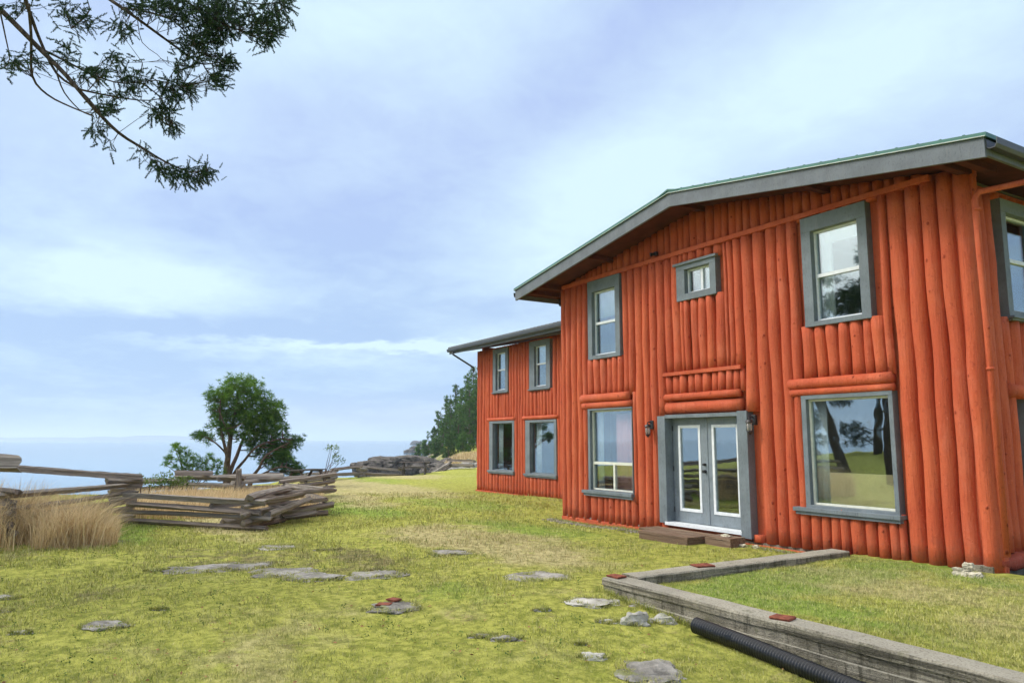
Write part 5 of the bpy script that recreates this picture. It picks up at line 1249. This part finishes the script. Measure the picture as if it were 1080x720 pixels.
# ------------------------------------------------------------------ grasses
def blades(name, X, Y, Z, L, W, tone, m, lean=.5, bend=.35, label=None, cat=None, wind=(0, 0)):
    n = len(X); a = rng.random(n) * 6.283; ln = rng.random(n) * lean; dx = np.cos(a) * ln + wind[0]; dy = np.sin(a) * ln + wind[1]
    f = rng.random(n) * 6.283; sx, sy = np.cos(f) * W / 2, np.sin(f) * W / 2; B = np.stack([X, Y, Z], -1)
    S = np.stack([sx, sy, np.zeros(n)], -1); mid = B + np.stack([dx * L * .35, dy * L * .35, L * .55], -1); tip = B + np.stack([dx * L * (.9 + bend), dy * L * (.9 + bend), L * (1 - .25 * ln)], -1)
    V = np.stack([B - S, B + S, mid + S * .7, mid - S * .7, tip], 1).reshape(-1, 3)
    k = 5 * np.arange(n)[:, None]; F_ = np.concatenate([np.stack([k + 0, k + 1, k + 2], -1), np.stack([k + 0, k + 2, k + 3], -1), np.stack([k + 3, k + 2, k + 4], -1)], 1).reshape(-1, 3)
    o = rawmesh(name, V, F_, m); at_ = o.data.attributes.new('tone', 'FLOAT', 'POINT'); at_.data.foreach_set('value', np.repeat(np.clip(tone, 0, 1), 5).astype(np.float32))
    tag(o, label, cat, None, 'stuff'); return o
def in_view(n, dmin, dmax, power=1.0):
    """points spread over the lawn the picture looks at"""
    r_ = dmin * (dmax / dmin) ** (rng.random(n) ** power); s = rng.uniform(-.76, .76, n)
    X = FH.x * r_ + RT.x * s * r_; Y = FH.y * r_ + RT.y * s * r_; return X, Y
X, Y = in_view(330000, 4.2, 30, 1.0)
ok = ~((X > WX0 - .03) & (Y > WY0 - .03)) & ~((Y > 10.33) & (X > -15.2)) & ~((Y > 14.6) & (X > -27.5)) & ~((X > -11.6) & (X < -9.2) & (Y > 9.5))
X, Y = X[ok], Y[ok]; dens = vnoise(X, Y, 1.4, 31) + .6 * vnoise(X, Y, 4.1, 32) + .5 * vnoise(X, Y, 11, 33); k = rng.random(len(X)) < np.clip(.62 + dens * 1.1, .05, 1); X, Y, dens = X[k], Y[k], dens[k]
rr = np.hypot(X, Y); Z = height(X, Y) - .004
blades('lawn_grass', X, Y, Z, rng.uniform(.012, .040, len(X)) * (1 + 1.3 * np.clip(dens, 0, 1)) * np.clip(rr / 9, .9, 2.0), rng.uniform(.003, .006, len(X)) * np.clip(rr / 6, 1, 4), rng.random(len(X)), M_blade, .9, .4, 'short mossy grass covering the whole lawn', 'grass')
X = rng.uniform(WX1, 1.2, 90000); Y = rng.uniform(WY1, 10.3, 90000); s_ = (X * RT.x + Y * RT.y) / (X * FH.x + Y * FH.y); k = (X * FH.x + Y * FH.y > 2) & (s_ < .8); X, Y = X[k], Y[k]
dens = vnoise(X, Y, 2.2, 34) + .5 * vnoise(X, Y, 7, 35)
blades('lawn_grass', X, Y, lawn_h(X, Y) - .004, rng.uniform(.015, .045, len(X)) * (1 + np.clip(dens, 0, 1)), rng.uniform(.004, .008, len(X)), rng.random(len(X)) * 1.1, M_blade, .9, .4, 'short straw-tinted grass on the raised lawn inside the concrete wall', 'grass')
# longer fringe along the wall foot, rocks and house
n = 5000; t = rng.random(n); side = rng.random(n)
X = np.where(side < .5, rng.uniform(WX0 - .05, -2.5, n), rng.uniform(-15, -7.6, n)); Y = np.where(side < .5, WY0 - .02 - np.abs(rng.normal(0, .03, n)), 10.30 - np.abs(rng.normal(0, .08, n)))
k = ~((X > -11.6) & (X < -9.1) & (side >= .5)); X, Y = X[k], Y[k]; Z = height(X, Y)
blades('edge_grass', X, Y, Z, rng.uniform(.03, .10, len(X)), rng.uniform(.004, .008, len(X)), rng.random(len(X)) * .6, M_blade, .8, .4, 'longer green grass fringing the foot of the concrete wall and the house', 'grass')
# tall dry clump at the left
def px_cloud(n, pxa, pxb, ra, rb):
    px = rng.uniform(pxa, pxb, n); r_ = rng.uniform(ra, rb, n); s = (px - 540) / FPX; v = np.stack([FW.x + RT.x * s, FW.y + RT.y * s], -1)
    v /= np.linalg.norm(v, axis=1, keepdims=True); return v[:, 0] * r_, v[:, 1] * r_, px, r_
X, Y, px, r_ = px_cloud(26000, -120, 138, 16.2, 20.2)
edge = np.clip((138 - px) / 30, 0, 1) ** .6; clump = vnoise(X, Y, 1.6, 41) + .5 * vnoise(X, Y, 4.5, 42); k = rng.random(len(X)) < np.clip(.45 + clump * 1.6, .02, 1); X, Y, edge, clump = X[k], Y[k], edge[k], clump[k]
blades('dry_grass', X, Y, height(X, Y), rng.uniform(.25, 1.0, len(X)) * (.35 + .65 * edge) * (1 + .7 * clump), rng.uniform(.008, .016, len(X)), rng.random(len(X)), M_dry, .75, .7, 'tall straw-coloured dry grass before the left fence', 'dry grass', wind=(-.05, .06))
X, Y, px, r_ = px_cloud(16000, 150, 345, 21.5, 30)
blades('dry_grass', X, Y, height(X, Y), rng.uniform(.25, .60, len(X)), rng.uniform(.010, .020, len(X)), rng.random(len(X)), M_dry, .4, .5, 'low straw-coloured dry grass between the middle rail fences and the pine', 'dry grass', wind=(-.03, .1))
X, Y, px, r_ = px_cloud(4000, 470, 520, 72, 86)
blades('dry_grass', X, Y, height(X, Y), rng.uniform(.2, .5, len(X)), rng.uniform(.05, .09, len(X)), rng.random(len(X)), M_dry, .4, .5, 'dry grass bank under the headland trees', 'dry grass')
# fallen leaves and twigs on the turf
X, Y = in_view(900, 4.5, 14); k = ~((X > WX0 - .05) & (Y > WY0 - .05)) & ~((Y > 10.2)); X, Y = X[k], Y[k]
n = len(X); PV = np.array([(0, 0, 0), (.5, .28, .05), (1, 0, 0), (.5, -.28, .08)]); PF = np.array([(0, 1, 2), (0, 2, 3)])
lv = scatter_mesh('fallen_leaves', PV, PF, np.stack([X, Y, height(X, Y) + .015], -1), np.stack([rng.normal(size=n), rng.normal(size=n), rng.normal(0, .15, n)], -1), rng.uniform(.02, .05, n), rng.random(n), material('fallen_leaf', f_plain((.24, .13, .06), .5, 30), .9, .1), roll=rng.normal(0, .4, n))
tag(lv, 'small brown fallen leaves scattered on the moss', 'leaves', None, 'stuff')

# ------------------------------------------------------------------ the sea air
hm = bpy.data.materials.new('sea_haze'); hm.use_nodes = True; hn = N(hm.node_tree); hn.n.clear()
ho = hn.new('ShaderNodeOutputMaterial'); pv = hn.new('ShaderNodeVolumePrincipled'); pv.inputs['Color'].default_value = (.80, .90, 1.0, 1); pv.inputs['Density'].default_value = 3.2e-4; pv.inputs['Anisotropy'].default_value = .2
hn.l.new(pv.outputs[0], ho.inputs['Volume'])
bm = bmesh.new(); box(bm, (-14500, -14500, -8.5), (14500, 14500, 75)); hz_o = meshobj('haze', bm, hm); tag(hz_o, kind='stuff')

# clover and weeds in the moss
X, Y = in_view(1500, 4.4, 16); k = ~((X > WX0 - .05) & (Y > WY0 - .05)) & ~((Y > 10.2)) & (vnoise(X, Y, .7, 51) + .4 * vnoise(X, Y, 2.1, 52) > .05); X, Y = X[k], Y[k]; n = len(X)
wd = scatter_mesh('weeds', *SPRIG, np.stack([X, Y, height(X, Y)], -1), np.stack([rng.normal(0, .6, n), rng.normal(0, .6, n), rng.uniform(.2, .8, n)], -1), rng.uniform(.03, .085, n), rng.random(n), M_shrub)
tag(wd, 'small green clover and weed rosettes scattered in the moss', 'weeds', None, 'stuff')

# grass and moss creeping over the edges of the rocks
XS = []; YS = []
for (rx_, ry_, hw_, dp_) in RING:
    n = int(260 + 900 * (hw_ + dp_)); a = rng.random(n) * 6.283; q = rng.uniform(.72, 1.12, n) * (1 + .12 * np.sin(a * 3 + rx_) + .10 * np.sin(a * 5 + ry_ * 3)); u, v = np.cos(a) * hw_ * q, np.sin(a) * dp_ * q
    XS.append(rx_ + RT.x * u + FH.x * v); YS.append(ry_ + RT.y * u + FH.y * v)
X = np.concatenate(XS); Y = np.concatenate(YS); k = ~((X > WX0 - .03) & (Y > WY0 - .03)); X, Y = X[k], Y[k]
blades('edge_grass', X, Y, height(X, Y) - .002, rng.uniform(.025, .07, len(X)), rng.uniform(.004, .008, len(X)) * np.clip(np.hypot(X, Y) / 7, 1, 2), rng.random(len(X)), M_blade, 1.0, .5, 'grass creeping over the edges of the half buried rocks', 'grass')
